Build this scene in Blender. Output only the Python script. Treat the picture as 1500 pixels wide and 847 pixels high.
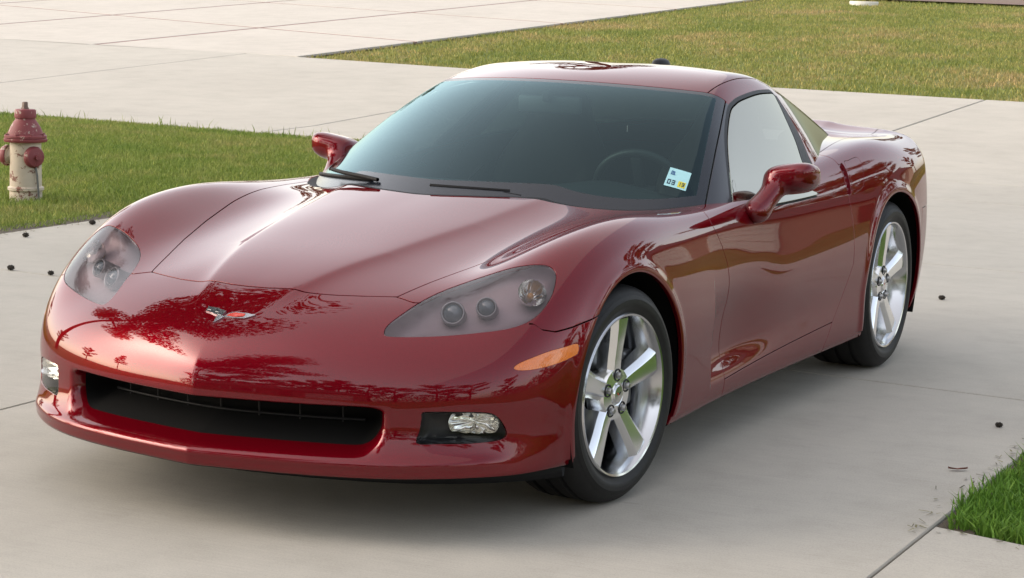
import bpy, bmesh, math, random
import numpy as np
from mathutils import Vector, Matrix
random.seed(7); rng = np.random.default_rng(7)
scene = bpy.context.scene
for o in list(bpy.data.objects): bpy.data.objects.remove(o)
COL = scene.collection

# ------------------------------------------------------------------ camera
CAM_LOC = (3.34871, -5.75881, 1.54724); YAW, PITCH, ROLL, FPX = -.458296, -.145019, .0257037, 3140.3
_f = Vector((math.sin(YAW)*math.cos(PITCH), math.cos(YAW)*math.cos(PITCH), math.sin(PITCH)))
_r = _f.cross(Vector((0, 0, 1))).normalized(); _u = _r.cross(_f)
_c, _s = math.cos(ROLL), math.sin(ROLL)
_r, _u = _c*_r+_s*_u, -_s*_r+_c*_u
cam_d = bpy.data.cameras.new('camera'); cam = bpy.data.objects.new('camera', cam_d); COL.objects.link(cam)
cam.matrix_world = Matrix(((_r.x, _u.x, -_f.x, CAM_LOC[0]), (_r.y, _u.y, -_f.y, CAM_LOC[1]), (_r.z, _u.z, -_f.z, CAM_LOC[2]), (0, 0, 0, 1)))
cam_d.sensor_width = 36; cam_d.lens = FPX/1500*36; cam_d.clip_start = .05; cam_d.clip_end = 2000
scene.camera = cam
# ------------------------------------------------------------------ light: just before sunset, sun low to the left of the car
SUN_AZ = math.radians(204)      # direction the light comes from, measured from +X anticlockwise
SUN_EL = math.radians(32)
sd = Vector((math.cos(SUN_EL)*math.cos(SUN_AZ), math.cos(SUN_EL)*math.sin(SUN_AZ), math.sin(SUN_EL)))
world = bpy.data.worlds.new('World'); scene.world = world; world.use_nodes = True
_n = world.node_tree.nodes; _l = world.node_tree.links
bg = _n['Background']; sky = _n.new('ShaderNodeTexSky'); sky.sky_type = 'NISHITA'; sky.sun_disc = False
sky.sun_elevation = SUN_EL; sky.sun_rotation = math.atan2(sd.x, sd.y)
sky.altitude = 0; sky.air_density = 1.0; sky.dust_density = 2.0; sky.ozone_density = 1.0
hs = _n.new('ShaderNodeHueSaturation'); hs.inputs['Saturation'].default_value = .55; _l.new(sky.outputs[0], hs.inputs['Color']); wm_ = _n.new('ShaderNodeMixRGB'); wm_.blend_type = 'MULTIPLY'; wm_.inputs[0].default_value = 1; wm_.inputs[2].default_value = (1.06, 1, .92, 1); _l.new(hs.outputs[0], wm_.inputs[1]); _l.new(wm_.outputs[0], bg.inputs[0]); bg.inputs[1].default_value = .15
sun_d = bpy.data.lights.new('sun', 'SUN'); sun = bpy.data.objects.new('sun', sun_d); COL.objects.link(sun)
sun_d.energy = .5; sun_d.angle = math.radians(175); sun_d.color = (1, .86, .70)
sun.rotation_euler = (-sd).to_track_quat('-Z', 'Y').to_euler()
vs = scene.view_settings; vs.view_transform = 'Standard'; vs.look = 'None'; vs.exposure = 1.5; vs.gamma = 1; vs.use_curve_mapping = False
scene.cycles.max_bounces = 10; scene.cycles.transparent_max_bounces = 16; scene.cycles.caustics_reflective = False; scene.cycles.caustics_refractive = False

# ------------------------------------------------------------------ helpers
def tag(o, label=None, cat=None, group=None, kind=None):
    if label: o['label'] = label
    if cat: o['category'] = cat
    if group: o['group'] = group
    if kind: o['kind'] = kind
    return o
def empty(name, loc=(0, 0, 0), parent=None):
    o = bpy.data.objects.new(name, None); COL.objects.link(o); o.location = loc; o.empty_display_size = .1
    if parent: o.parent = parent
    return o
def link(name, me, parent=None, mat=None):
    o = bpy.data.objects.new(name, me); COL.objects.link(o)
    if parent: o.parent = parent
    if mat is not None and not me.materials: me.materials.append(mat)
    return o
def mesh_np(name, V, T, mat=None, N=None, parent=None, smooth=True):
    """link a mesh from vertex / triangle (or quad) arrays, with optional vertex normals"""
    V = np.asarray(V, np.float32); T = np.asarray(T, np.int32); k = T.shape[1]
    me = bpy.data.meshes.new(name); me.vertices.add(len(V)); me.vertices.foreach_set('co', V.ravel())
    me.loops.add(T.size); me.loops.foreach_set('vertex_index', T.ravel())
    me.polygons.add(len(T)); me.polygons.foreach_set('loop_start', np.arange(0, T.size, k, dtype=np.int32))
    me.polygons.foreach_set('use_smooth', np.full(len(T), smooth, bool))
    me.update(calc_edges=True)
    if N is not None: me.normals_split_custom_set_from_vertices(np.asarray(N, float))
    return link(name, me, parent, mat)
def from_bm(name, bm, mat=None, parent=None, smooth=False, angle=None):
    bmesh.ops.recalc_face_normals(bm, faces=bm.faces)
    me = bpy.data.meshes.new(name); bm.to_mesh(me); bm.free()
    if smooth or angle:
        me.polygons.foreach_set('use_smooth', np.ones(len(me.polygons), bool))
        if angle: me.set_sharp_from_angle(angle=math.radians(angle))
    return link(name, me, parent, mat)
def box(bm, c, s, rot=None, bev=0):
    r = bmesh.ops.create_cube(bm, size=1); vs_ = r['verts']
    for v in vs_:
        v.co = Vector((v.co.x*s[0], v.co.y*s[1], v.co.z*s[2]))
    if bev:
        es = list({e for v in vs_ for e in v.link_edges})
        b = bmesh.ops.bevel(bm, geom=es, offset=bev, segments=2, affect='EDGES', profile=.5)
        vs_ = list({v for f in b['faces'] for v in f.verts}|{v for v in vs_ if v.is_valid})
    for v in vs_:
        if rot is not None: v.co = rot @ v.co
        v.co += Vector(c)
    return vs_
def lathe(prof, n=48, axis='z', a0=0, a1=2*math.pi):
    """prof: list of (radius, height); returns V,quads"""
    full = abs(a1-a0-2*math.pi) < 1e-6; m = n if full else n+1
    a = a0+(a1-a0)*np.arange(m)/n; P = np.array(prof, float)
    V = np.empty((m, len(P), 3))
    c, s = np.cos(a)[:, None], np.sin(a)[:, None]
    if axis == 'z': V[..., 0] = P[:, 0]*c; V[..., 1] = P[:, 0]*s; V[..., 2] = P[:, 1]
    else: V[..., 1] = P[:, 0]*c; V[..., 2] = P[:, 0]*s; V[..., 0] = P[:, 1]
    k = len(P); I = np.arange(n)[:, None]; J = np.arange(k-1)[None]; I2 = (I+1) % m
    Q = np.stack([I*k+J, I2*k+J, I2*k+J+1, I*k+J+1], -1).reshape(-1, 4)
    return V.reshape(-1, 3), Q
def tube(pts, r, n=8, closed=False):
    """swept round tube through points; r scalar or list"""
    P = np.array(pts, float); m = len(P); r = np.broadcast_to(r, (m,))
    V = []; up0 = None
    for i in range(m):
        a = P[(i-1) % m] if (i or closed) else P[i]; b = P[(i+1) % m] if (i < m-1 or closed) else P[i]
        t = (b-a)/np.linalg.norm(b-a)
        if up0 is None:
            up0 = np.cross(t, [0, 0, 1.]); 
            if np.linalg.norm(up0) < 1e-3: up0 = np.cross(t, [1., 0, 0])
        up0 = up0-t*(up0@t); up0 /= np.linalg.norm(up0); w = np.cross(t, up0)
        for k in range(n):
            g = 2*math.pi*k/n; V.append(P[i]+r[i]*(math.cos(g)*up0+math.sin(g)*w))
    Q = []
    for i in range(m if closed else m-1):
        for k in range(n): Q.append((i*n+k, i*n+(k+1) % n, ((i+1) % m)*n+(k+1) % n, ((i+1) % m)*n+k))
    return np.array(V), np.array(Q)
def join(parts):
    V = []; Q = []; o = 0
    for v, q in parts: V.append(v); Q.append(np.asarray(q)+o); o += len(v)
    return np.concatenate(V), np.concatenate(Q)

# ------------------------------------------------------------------ materials
def new_mat(name):
    m = bpy.data.materials.new(name); m.use_nodes = True
    return m, m.node_tree.nodes, m.node_tree.links, m.node_tree.nodes['Principled BSDF']
def pbr(name, col, rough=.5, metal=0, coat=0, coat_rough=.03, spec=.5, emit=None, trans=0):
    m, n, l, b = new_mat(name)
    b.inputs['Base Color'].default_value = (*col, 1); b.inputs['Roughness'].default_value = rough
    b.inputs['Metallic'].default_value = metal; b.inputs['Coat Weight'].default_value = coat
    b.inputs['Coat Roughness'].default_value = coat_rough; b.inputs['Specular IOR Level'].default_value = spec
    b.inputs['Transmission Weight'].default_value = trans
    return m
def ramp(n, stops):
    r = n.new('ShaderNodeValToRGB'); e = r.color_ramp.elements
    while len(e) < len(stops): e.new(.5)
    for k, (p, c) in enumerate(stops): e[k].position = p; e[k].color = (*c, 1) if len(c) == 3 else c
    return r
def noise(n, l, scale, detail=6, rough=.6, coord=None, dist=0):
    t = n.new('ShaderNodeTexNoise'); t.inputs['Scale'].default_value = scale; t.inputs['Detail'].default_value = detail
    t.inputs['Roughness'].default_value = rough; t.inputs['Distortion'].default_value = dist
    if coord is not None: l.new(coord, t.inputs['Vector'])
    return t
def thin_glass(name, tint, refl=(1, 1, 1), ior=1.5, rough=.0, inner=None):
    m, n, l, b = new_mat(name); n.remove(b); out = n['Material Output']
    tr = n.new('ShaderNodeBsdfTransparent'); tr.inputs[0].default_value = (*tint, 1)
    gl = n.new('ShaderNodeBsdfGlossy'); gl.inputs[0].default_value = (*refl, 1); gl.inputs['Roughness'].default_value = rough
    fr = n.new('ShaderNodeFresnel'); mx = n.new('ShaderNodeMixShader')
    ge = n.new('ShaderNodeNewGeometry'); mr = n.new('ShaderNodeMapRange'); mr.inputs['To Min'].default_value = ior; mr.inputs['To Max'].default_value = 1/(inner or ior); l.new(ge.outputs['Backfacing'], mr.inputs['Value']); l.new(mr.outputs[0], fr.inputs[0])   # a pane mirrors alike from both sides
    l.new(fr.outputs[0], mx.inputs[0]); l.new(tr.outputs[0], mx.inputs[1]); l.new(gl.outputs[0], mx.inputs[2]); l.new(mx.outputs[0], out.inputs[0])
    return m
def hazy_lens():
    m, n, l, b = new_mat('lamp_lens'); n.remove(b); out = n['Material Output']
    tr = n.new('ShaderNodeBsdfTransparent'); tr.inputs[0].default_value = (.92, .89, .90, 1)
    df = n.new('ShaderNodeBsdfDiffuse'); df.inputs[0].default_value = (.40, .37, .385, 1)
    g = n.new('ShaderNodeNewGeometry'); t = noise(n, l, 16, 6, .7, g.outputs['Position']); r = ramp(n, [(.35, (.03,)*3), (.75, (.13,)*3)]); l.new(t.outputs['Fac'], r.inputs[0])
    m1 = n.new('ShaderNodeMixShader'); l.new(r.outputs[0], m1.inputs[0]); l.new(tr.outputs[0], m1.inputs[1]); l.new(df.outputs[0], m1.inputs[2])
    gl = n.new('ShaderNodeBsdfGlossy'); gl.inputs['Roughness'].default_value = .05
    fr = n.new('ShaderNodeFresnel'); fr.inputs[0].default_value = 1.42; m2 = n.new('ShaderNodeMixShader')
    l.new(fr.outputs[0], m2.inputs[0]); l.new(m1.outputs[0], m2.inputs[1]); l.new(gl.outputs[0], m2.inputs[2]); l.new(m2.outputs[0], out.inputs[0])
    return m
M = {}
def paint():
    m, n, l, b = new_mat('red_paint'); tc = n.new('ShaderNodeTexCoord')
    v = n.new('ShaderNodeTexVoronoi'); v.inputs['Scale'].default_value = 900; l.new(tc.outputs['Object'], v.inputs['Vector'])
    mx = n.new('ShaderNodeMixRGB'); mx.inputs[1].default_value = (.115, .0010, .005, 1); mx.inputs[2].default_value = (.165, .0016, .008, 1)
    l.new(v.outputs['Color'], mx.inputs[0]); l.new(mx.outputs[0], b.inputs['Base Color'])
    b.inputs['Metallic'].default_value = .45; b.inputs['Specular IOR Level'].default_value = 0; b.inputs['Specular Tint'].default_value = (.5, .02, .04, 1); b.inputs['Roughness'].default_value = .36
    b.inputs['Coat Weight'].default_value = 1; b.inputs['Coat Roughness'].default_value = .02; b.inputs['Coat IOR'].default_value = 1.5
    return m
M['red'] = paint()
M['pillar'] = pbr('pillar_black', (.014, .014, .02), .34, 0, .15)
M['black'] = pbr('black_plastic', (.007, .007, .008), .65, spec=.25)
M['satin'] = pbr('satin_black', (.010, .010, .012), .5, spec=.3)
M['void'] = pbr('dark_liner', (.006, .006, .006), .9, spec=.1)
M['ring'] = pbr('projector_ring', (.30, .29, .30), .3, .6)
M['bars'] = pbr('grille_black', (.008, .008, .009), .6, spec=.3)
M['chrome'] = pbr('chrome', (.86, .87, .88), .19, 1)
M['steel'] = pbr('brushed_steel', (.38, .38, .38), .32, 1)
M['barrel'] = pbr('rim_barrel', (.55, .56, .58), .16, 1)
M['glass'] = thin_glass('windshield_glass', (.34, .45, .44), (.56, .77, .82), 1.5)
M['sideglass'] = thin_glass('side_glass', (.05, .06, .06), (1, .98, .87), 4.6, 0, 1.15)
M['rearglass'] = thin_glass('hatch_glass', (.02, .028, .022), (.40, .42, .34), 1.5)
M['lens'] = hazy_lens()
M['fogglass'] = thin_glass('fog_glass', (.96, .96, .95), (1, 1, 1), 1.3)
M['frit'] = pbr('glass_frit', (.008, .010, .015), .22, 0, 0)
M['bezel'] = pbr('lamp_bezel', (.32, .245, .262), .45, .1)
M['bowl'] = pbr('lamp_reflector', (.78, .78, .76), .16, 1)
M['projector'] = pbr('projector_lens', (.10, .14, .16), .05, 0, 1)
def amber():
    m, n, l, b = new_mat('amber_lens'); tc = n.new('ShaderNodeTexCoord')
    b.inputs['Base Color'].default_value = (.72, .17, .012, 1); b.inputs['Roughness'].default_value = .2; b.inputs['Coat Weight'].default_value = .7
    w = n.new('ShaderNodeTexWave'); w.bands_direction = 'Y'; w.inputs['Scale'].default_value = 60; l.new(tc.outputs['Object'], w.inputs['Vector'])
    bp = n.new('ShaderNodeBump'); bp.inputs['Strength'].default_value = .25; bp.inputs['Distance'].default_value = .004
    l.new(w.outputs['Fac'], bp.inputs['Height']); l.new(bp.outputs[0], b.inputs['Normal'])
    return m
M['amber'] = amber()
M['tail'] = pbr('tail_lens', (.35, .01, .012), .15, 0, 1)
def rubber():
    m, n, l, b = new_mat('tyre_rubber'); tc = n.new('ShaderNodeTexCoord')
    t = noise(n, l, 45, 4, .6, tc.outputs['Object']); r = ramp(n, [(.3, (.006, .006, .0065)), (.75, (.013, .0125, .012))])
    l.new(t.outputs['Fac'], r.inputs[0]); l.new(r.outputs[0], b.inputs['Base Color']); b.inputs['Roughness'].default_value = .58; b.inputs['Specular IOR Level'].default_value = .35
    return m
M['rubber'] = rubber()
M['leather'] = pbr('seat_leather', (.11, .10, .09), .5)
M['interior'] = pbr('interior_trim', (.03, .03, .031), .6)
M['silver'] = pbr('silver_badge', (.72, .72, .74), .16, 1)
M['flagred'] = pbr('badge_red', (.55, .05, .03), .3, 0, 1)
M['flagblack'] = pbr('badge_black', (.02, .025, .03), .3, 0, 1)
# ------------------------------------------------------------------ car shape
def cspline(xs, ys, q):
    """natural cubic spline through (xs, ys[:,k]) evaluated at q, linear outside"""
    xs = np.asarray(xs, float); ys = np.asarray(ys, float)
    if ys.ndim == 1: ys = ys[:, None]
    n = len(xs); h = np.diff(xs)
    A = np.zeros((n, n)); B = np.zeros((n, ys.shape[1])); A[0, 0] = A[-1, -1] = 1
    for i in range(1, n-1):
        A[i, i-1] = h[i-1]; A[i, i] = 2*(h[i-1]+h[i]); A[i, i+1] = h[i]
        B[i] = 6*((ys[i+1]-ys[i])/h[i]-(ys[i]-ys[i-1])/h[i-1])
    M = np.linalg.solve(A, B)
    q = np.asarray(q, float); i = np.clip(np.searchsorted(xs, q)-1, 0, n-2)
    qc = np.clip(q, xs[0], xs[-1])
    a = ((xs[i+1]-qc)/h[i])[:, None]; b = ((qc-xs[i])/h[i])[:, None]; hh = (h[i]**2/6)[:, None]
    r = a*ys[i]+b*ys[i+1]+((a**3-a)*M[i]+(b**3-b)*M[i+1])*hh
    s0 = (ys[1]-ys[0])/h[0]-h[0]*(2*M[0]+M[1])/6; s1 = (ys[-1]-ys[-2])/h[-1]+h[-1]*(M[-2]+2*M[-1])/6
    lo = q < xs[0]; hi = q > xs[-1]
    r[lo] += (q[lo]-xs[0])[:, None]*s0; r[hi] += (q[hi]-xs[-1])[:, None]*s1
    return r

class Tab2:
    """smooth surface v(a,b) through a table of control values"""
    def __init__(s, A, B, V, st=0.02):
        s.a0, s.b0, s.st = A[0]-.1, B[0]-.1, st
        s.na = int((A[-1]-A[0]+.2)/st)+2; s.nb = int((B[-1]-B[0]+.2)/st)+2
        qa = s.a0+st*np.arange(s.na); qb = s.b0+st*np.arange(s.nb)
        s.g = cspline(B, cspline(A, V, qa).T, qb).T.copy()
    def __call__(s, a, b):
        u = np.clip((a-s.a0)/s.st, 1, s.na-3.001); v = np.clip((b-s.b0)/s.st, 1, s.nb-3.001)
        i = u.astype(int); j = v.astype(int); u = u-i; v = v-j
        def w(t): return (.5*(-t+2*t*t-t**3), .5*(2-5*t*t+3*t**3), .5*(t+4*t*t-3*t**3), .5*(t**3-t*t))
        wu, wv = w(u), w(v); r = 0
        flat = s.g.ravel()
        for m in range(4):
            base = (i+m-1)*s.nb+j
            r = r+wu[m]*(wv[0]*flat[base-1]+wv[1]*flat[base]+wv[2]*flat[base+1]+wv[3]*flat[base+2])
        return r

class Tab1:
    def __init__(s, A, V, st=0.01):
        s.a0 = A[0]-.3; s.st = st; n = int((A[-1]-A[0]+.6)/st)
        s.q = s.a0+st*np.arange(n); s.v = cspline(A, V, s.q)[:, 0]; s.n = n
    def __call__(s, a):
        u = np.clip((a-s.a0)/s.st, 1, s.n-3.001); i = u.astype(int); t = u-i; v = s.v
        return (.5*(-t+2*t*t-t**3)*v[i-1]+.5*(2-5*t*t+3*t**3)*v[i]+.5*(t+4*t*t-3*t**3)*v[i+1]+.5*(t**3-t*t)*v[i+2])

def sstep(a, b, x):
    t = np.clip((x-a)/(b-a), 0, 1); return t*t*t*(t*(6*t-15)+10)
def smax(a, b, k):
    h = np.maximum(k-np.abs(a-b), 0)/k; return np.maximum(a, b)+h*h*h*k/6
def smin(a, b, k): return -smax(-a, -b, k)

# hood, fender tops and rear deck: height over (y, x)
HX = [0, .12, .25, .40, .55, .68, .78, .88, 1.0]
HR = [
 (-1.05, .44, .438, .425, .39, .34, .27, .21, .15, .08),
 (-.93, .530, .528, .515, .48, .43, .37, .31, .25, .18),
 (-.80, .592, .590, .580, .55, .505, .45, .40, .34, .27),
 (-.65, .650, .649, .641, .622, .590, .548, .505, .45, .38),
 (-.50, .692, .691, .684, .668, .660, .655, .630, .57, .49),
 (-.25, .738, .737, .731, .716, .722, .765, .768, .71, .62),
 (0.0, .778, .777, .770, .754, .756, .804, .824, .780, .70),
 (.25, .815, .814, .806, .790, .783, .818, .836, .798, .72),
 (.50, .848, .847, .840, .824, .803, .812, .824, .796, .73),
 (.80, .870, .868, .860, .845, .815, .806, .812, .792, .73),
 (1.2, .870, .870, .866, .860, .840, .828, .820, .796, .73),
 (1.7, .880, .880, .880, .878, .872, .866, .858, .820, .74),
 (2.2, .905, .905, .905, .904, .902, .900, .892, .850, .77),
 (2.7, .925, .925, .925, .924, .922, .928, .926, .880, .80),
 (3.05, .925, .925, .925, .922, .918, .922, .912, .855, .77),
 (3.3, .920, .920, .920, .920, .920, .920, .900, .825, .73),
 (3.48, .945, .945, .945, .943, .940, .928, .888, .795, .70),
 (3.7, .93, .93, .93, .925, .91, .88, .84, .75, .66)]
H_t = Tab2([r[0] for r in HR], HX, np.array([r[1:] for r in HR]))
# body side: half width over (y, z)
WZ = [-.05, .12, .22, .35, .50, .62, .75, .88, 1.05]
WR = [
 (-1.0, .70, .80, .825, .83, .83, .815, .78, .73, .66),
 (-.6, .75, .840, .866, .880, .882, .868, .832, .77, .70),
 (-.3, .78, .868, .895, .908, .911, .902, .872, .82, .74),
 (0.0, .80, .885, .910, .919, .920, .913, .890, .85, .78),
 (.4, .80, .880, .904, .913, .915, .904, .874, .828, .76),
 (.8, .79, .860, .886, .886, .895, .880, .850, .80, .73),
 (1.3, .79, .855, .878, .874, .890, .873, .842, .79, .71),
 (1.8, .79, .860, .886, .888, .901, .886, .856, .80, .72),
 (2.3, .79, .872, .902, .913, .920, .909, .880, .83, .75),
 (2.7, .79, .875, .910, .925, .930, .926, .904, .86, .78),
 (3.1, .76, .840, .878, .898, .904, .903, .892, .860, .79),
 (3.4, .70, .79, .83, .858, .868, .866, .855, .82, .75),
 (3.7, .62, .71, .77, .82, .84, .838, .82, .78, .70)]
W_t = Tab2([r[0] for r in WR], WZ, np.array([r[1:] for r in WR]))
# nose: forward face y over (x, z)
FX = [-.15, 0, .15, .30, .45, .60, .75, .85, .95, 1.05]
FZ = [.02, .12, .18, .23, .30, .38, .45, .52, .60, .70, .85]
FC = [-.90, -.93, -.952, -.950, -.930, -.935, -.925, -.895, -.835, -.72, -.50]        # centre profile
FP = [.018, 0, .018, .052, .104, .178, .285, .40, .62, .98]                                  # plan sweep
FL = [.014, 0, .014, .042, .085, .155, .275, .41, .68, 1.06]                                  # plan sweep low down
F_t = Tab2(FX, FZ, np.array([[c+(FL[i]+(FP[i]-FL[i])*np.clip((z-.2)/.2, 0, 1)) for c, z in zip(FC, FZ)] for i in range(len(FX))]))
R_t = Tab2([0, .3, .55, .7, .8, .88, .96, 1.05], [.0, .2, .35, .5, .7, .85, .95, 1.05],
    np.array([[3.36+dx, 3.41+dx, 3.46+dx, 3.50+dx, 3.485+dx, 3.47+dx, 3.475+dx, 3.48+dx] for dx in (0, -.01, -.035, -.07, -.125, -.22, -.40, -.70)]))

def mouth(ax, z):
    """how deep the air intake under the nose is pushed in at (|x|, z)"""
    top = .380+0*ax
    side = 1-sstep(.43, .545, ax)
    lo = smin(smax((z-.246)/.080, 0*z, .18), 1+0*z, .2); up = 1-sstep(top-.024, top+.006, z)
    return .15*side*lo*up
def cove(y, z):
    zu = .615+.06*(y-.7); zl = .235+.02*(y-.7)
    d = .030*sstep(.698, .713, y)*(1-sstep(.74, 1.55, y))
    return d*(1-sstep(zu-.22, zu, z))*sstep(zl-.02, zl+.10, z)

def H(ax, y):
    h = H_t(y, ax)
    xb = np.interp(y, [-.95, -.66, -.3, .1, .55], [.07, .145, .245, .32, .375])      # hood spear crease
    amp = .015*sstep(-.82, -.60, y)
    sag = np.interp(y, [-.7, .6], [.05, .085])
    t = (ax-xb)/sag
    h = h+amp*np.exp(-.8*(t+np.sqrt(t*t+.035)))-amp*.45
    return h
FC_F = (0.0, 0.338, .356)   # arch centre y, z, radius
FC_R = (2.686, .350, .372)
def W(y, z):
    w = W_t(y, z)-cove(y, z)
    for cy, cz, r in (FC_F, FC_R):
        d = np.hypot((y-cy)/1.06, z-cz)-r
        w = w+.007*np.exp(-((d-.012)/.022)**2)*(z > .2)
    return w
def F(ax, z):
    sx = np.sqrt(ax*ax+1.6e-5)
    f = F_t(ax, z)+mouth(ax, z)
    f = f-.011*np.exp(-sx/.08)*(1-sstep(.45, .54, z))   # keel crease
    f = f-.011*np.exp(-((z-.230)/.016)**2)*(1-sstep(.74, .84, ax))   # chin lip
    return f

def body(x, y, z):
    ax = np.sqrt(x*x+1e-6)
    fh = (z-H(ax, y))*.93
    fw = (ax-W(y, z))*.98
    ff = (F(ax, z)-y)*.62
    fr = (y-R_t(ax, z))*.75
    fb = .168+.016*(1-sstep(-.55, -.15, y))-z
    a = smax(fh, ff, .10)
    s = smax(a, fw, .075)
    s = smax(s, fr, .05)
    return smax(s, fb, .03)

T_t = Tab1([.0, .2, .41, .8, 1.27, 1.5, 1.75, 2.1, 2.5, 2.9, 3.2, 3.6], [.685, .772, .864, 1.033, 1.186, 1.220, 1.233, 1.213, 1.135, 1.025, .935, .80])
SB_t = Tab1([.3, .946, 1.3, 1.57, 1.9, 2.1, 2.4, 2.8, 3.2, 3.6], [.66, .742, .772, .789, .790, .772, .705, .60, .50, .40])
def Troof(ax, y):
    a = .90-1.35*sstep(1.3, 2.5, y)
    yy = y-a*ax*ax
    return T_t(yy)-.115*ax*ax-.006*np.exp(-(ax/.13)**2)*sstep(1.35, 1.6, y)*(1-sstep(2.0, 2.4, y))
def Sside(y, z):
    d = z-.86
    return SB_t(y)-.66*d-.35*d*np.abs(d)
def cabin(x, y, z):
    ax = np.sqrt(x*x+1e-6)
    ft = (z-Troof(ax, y))*.9
    fs = (ax-Sside(y, z))*.80
    return smax(smax(smax(ft, fs, .05), .76-z, .01), np.abs(y-1.85)-1.6, .01)
# ------------------------------------------------------------------ meshing of smooth shapes
def grad(fn, P, e=1e-3):
    x, y, z = P.T
    return np.stack([fn(x+e, y, z)-fn(x-e, y, z), fn(x, y+e, z)-fn(x, y-e, z), fn(x, y, z+e)-fn(x, y, z-e)], 1)/(2*e)
def surfnet(fn, lo, hi, h, K=4):
    lo = np.array(lo, float); nb = np.ceil((np.array(hi)-lo)/(h*K)).astype(int); D = nb*K+1
    gi = [lo[a]+h*K*(np.arange(nb[a])+.5) for a in range(3)]
    X = np.stack(np.meshgrid(*gi, indexing='ij'), -1).reshape(-1, 3)
    fc = fn(*X.T); act = np.where(np.abs(fc) < h*K*1.05)[0]
    big = np.where(fc.reshape(nb) < 0, -1., 1.).astype(np.float32)
    G = np.ones(D, np.float32); G[:-1, :-1, :-1] = np.repeat(np.repeat(np.repeat(big, K, 0), K, 1), K, 2)
    bi = np.stack(np.unravel_index(act, nb), 1)*K
    k = np.stack(np.meshgrid(*[np.arange(K+1)]*3, indexing='ij'), -1).reshape(-1, 3)
    step = 4000
    for a in range(0, len(bi), step):
        I = (bi[a:a+step, None]+k[None]).reshape(-1, 3); P = lo+I*h
        G[I[:, 0], I[:, 1], I[:, 2]] = fn(*P.T)
    S = G < 0; c = np.zeros(D-1, np.int8)
    for dx in (0, 1):
        for dy in (0, 1):
            for dz in (0, 1): c += S[dx:D[0]-1+dx, dy:D[1]-1+dy, dz:D[2]-1+dz]
    cells = np.argwhere((c > 0) & (c < 8)); flat = (cells[:, 0]*D[1]+cells[:, 1])*D[2]+cells[:, 2]
    V = np.zeros((len(cells), 3)); cnt = np.zeros(len(cells))
    for a in range(3):
        o = [b for b in range(3) if b != a]
        for d1 in (0, 1):
            for d2 in (0, 1):
                q = cells.copy(); q[:, o[0]] += d1; q[:, o[1]] += d2; q2 = q.copy(); q2[:, a] += 1
                f0 = G[tuple(q.T)]; f1 = G[tuple(q2.T)]; m = (f0 < 0) != (f1 < 0)
                t = np.where(m, f0/np.where(m, f0-f1, 1), 0); p = q.astype(float); p[:, a] += t
                V += p*m[:, None]; cnt += m
    V = lo+h*V/cnt[:, None]
    Q = []
    for a in range(3):
        sl0 = [slice(None)]*3; sl1 = [slice(None)]*3; sl0[a] = slice(0, D[a]-1); sl1[a] = slice(1, D[a])
        m = S[tuple(sl0)] != S[tuple(sl1)]; E = np.argwhere(m)
        o = [(a+1) % 3, (a+2) % 3]; ok = (E[:, o[0]] > 0) & (E[:, o[1]] > 0) & (E[:, o[0]] < D[o[0]]-1) & (E[:, o[1]] < D[o[1]]-1); E = E[ok]
        neg = S[tuple(E.T)]
        quad = []
        for d1, d2 in ((-1, -1), (0, -1), (0, 0), (-1, 0)):
            q = E.copy(); q[:, o[0]] += d1; q[:, o[1]] += d2; quad.append(np.searchsorted(flat, (q[:, 0]*D[1]+q[:, 1])*D[2]+q[:, 2]))
        q = np.stack(quad, 1); q[~neg] = q[~neg][:, ::-1]; Q.append(q)
    Q = np.concatenate(Q)
    for it in range(4):
        g = grad(fn, V); f = fn(*V.T); st = -(f/np.maximum((g*g).sum(1), .04))[:, None]*g
        n_ = np.linalg.norm(st, axis=1, keepdims=True); V = V+st*np.minimum(1, h/np.maximum(n_, 1e-9))
    g = grad(fn, V); N = g/np.maximum(np.linalg.norm(g, axis=1, keepdims=True), 1e-9)
    d02 = ((V[Q[:, 0]]-V[Q[:, 2]])**2).sum(1); d13 = ((V[Q[:, 1]]-V[Q[:, 3]])**2).sum(1); m = d02 < d13
    T = np.concatenate([Q[m][:, [0, 1, 2]], Q[m][:, [0, 2, 3]], Q[~m][:, [0, 1, 3]], Q[~m][:, [1, 2, 3]]])
    return V, T, N
def cut(m, f):
    """split (V,T,N) along f=0; returns (f<0 part, f>0 part), edges exact on the line"""
    V, T, N = m; f = np.asarray(f, float).copy(); f[np.abs(f) < 1.5e-4] = 1.5e-4
    s = f < 0; c = s[T].sum(1); keepA = T[c == 3]; keepB = T[c == 0]
    mix = T[(c == 1) | (c == 2)]; cm = s[mix].sum(1)
    odd = np.where((cm == 1)[:, None], s[mix], ~s[mix]).argmax(1); r = np.arange(len(mix))
    a, b, d = mix[r, odd], mix[r, (odd+1) % 3], mix[r, (odd+2) % 3]
    E = np.concatenate([np.stack([a, b], 1), np.stack([a, d], 1)]); E.sort(1)
    U, inv = np.unique(E, axis=0, return_inverse=True); inv = inv.ravel()
    t = (f[U[:, 0]]/(f[U[:, 0]]-f[U[:, 1]]))[:, None]
    nV = V[U[:, 0]]*(1-t)+V[U[:, 1]]*t; nN = N[U[:, 0]]*(1-t)+N[U[:, 1]]*t; nN /= np.maximum(np.linalg.norm(nN, axis=1, keepdims=True), 1e-9)
    k = len(mix); ab = len(V)+inv[:k]; ad = len(V)+inv[k:]
    tip = np.stack([a, ab, ad], 1); q1 = np.stack([ab, b, d], 1); q2 = np.stack([ab, d, ad], 1); A1 = cm == 1
    VV = np.concatenate([V, nV]); NN = np.concatenate([N, nN])
    A = np.concatenate([keepA, tip[A1], q1[~A1], q2[~A1]]); B = np.concatenate([keepB, tip[~A1], q1[A1], q2[A1]])
    return compact(VV, A, NN), compact(VV, B, NN)
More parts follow.
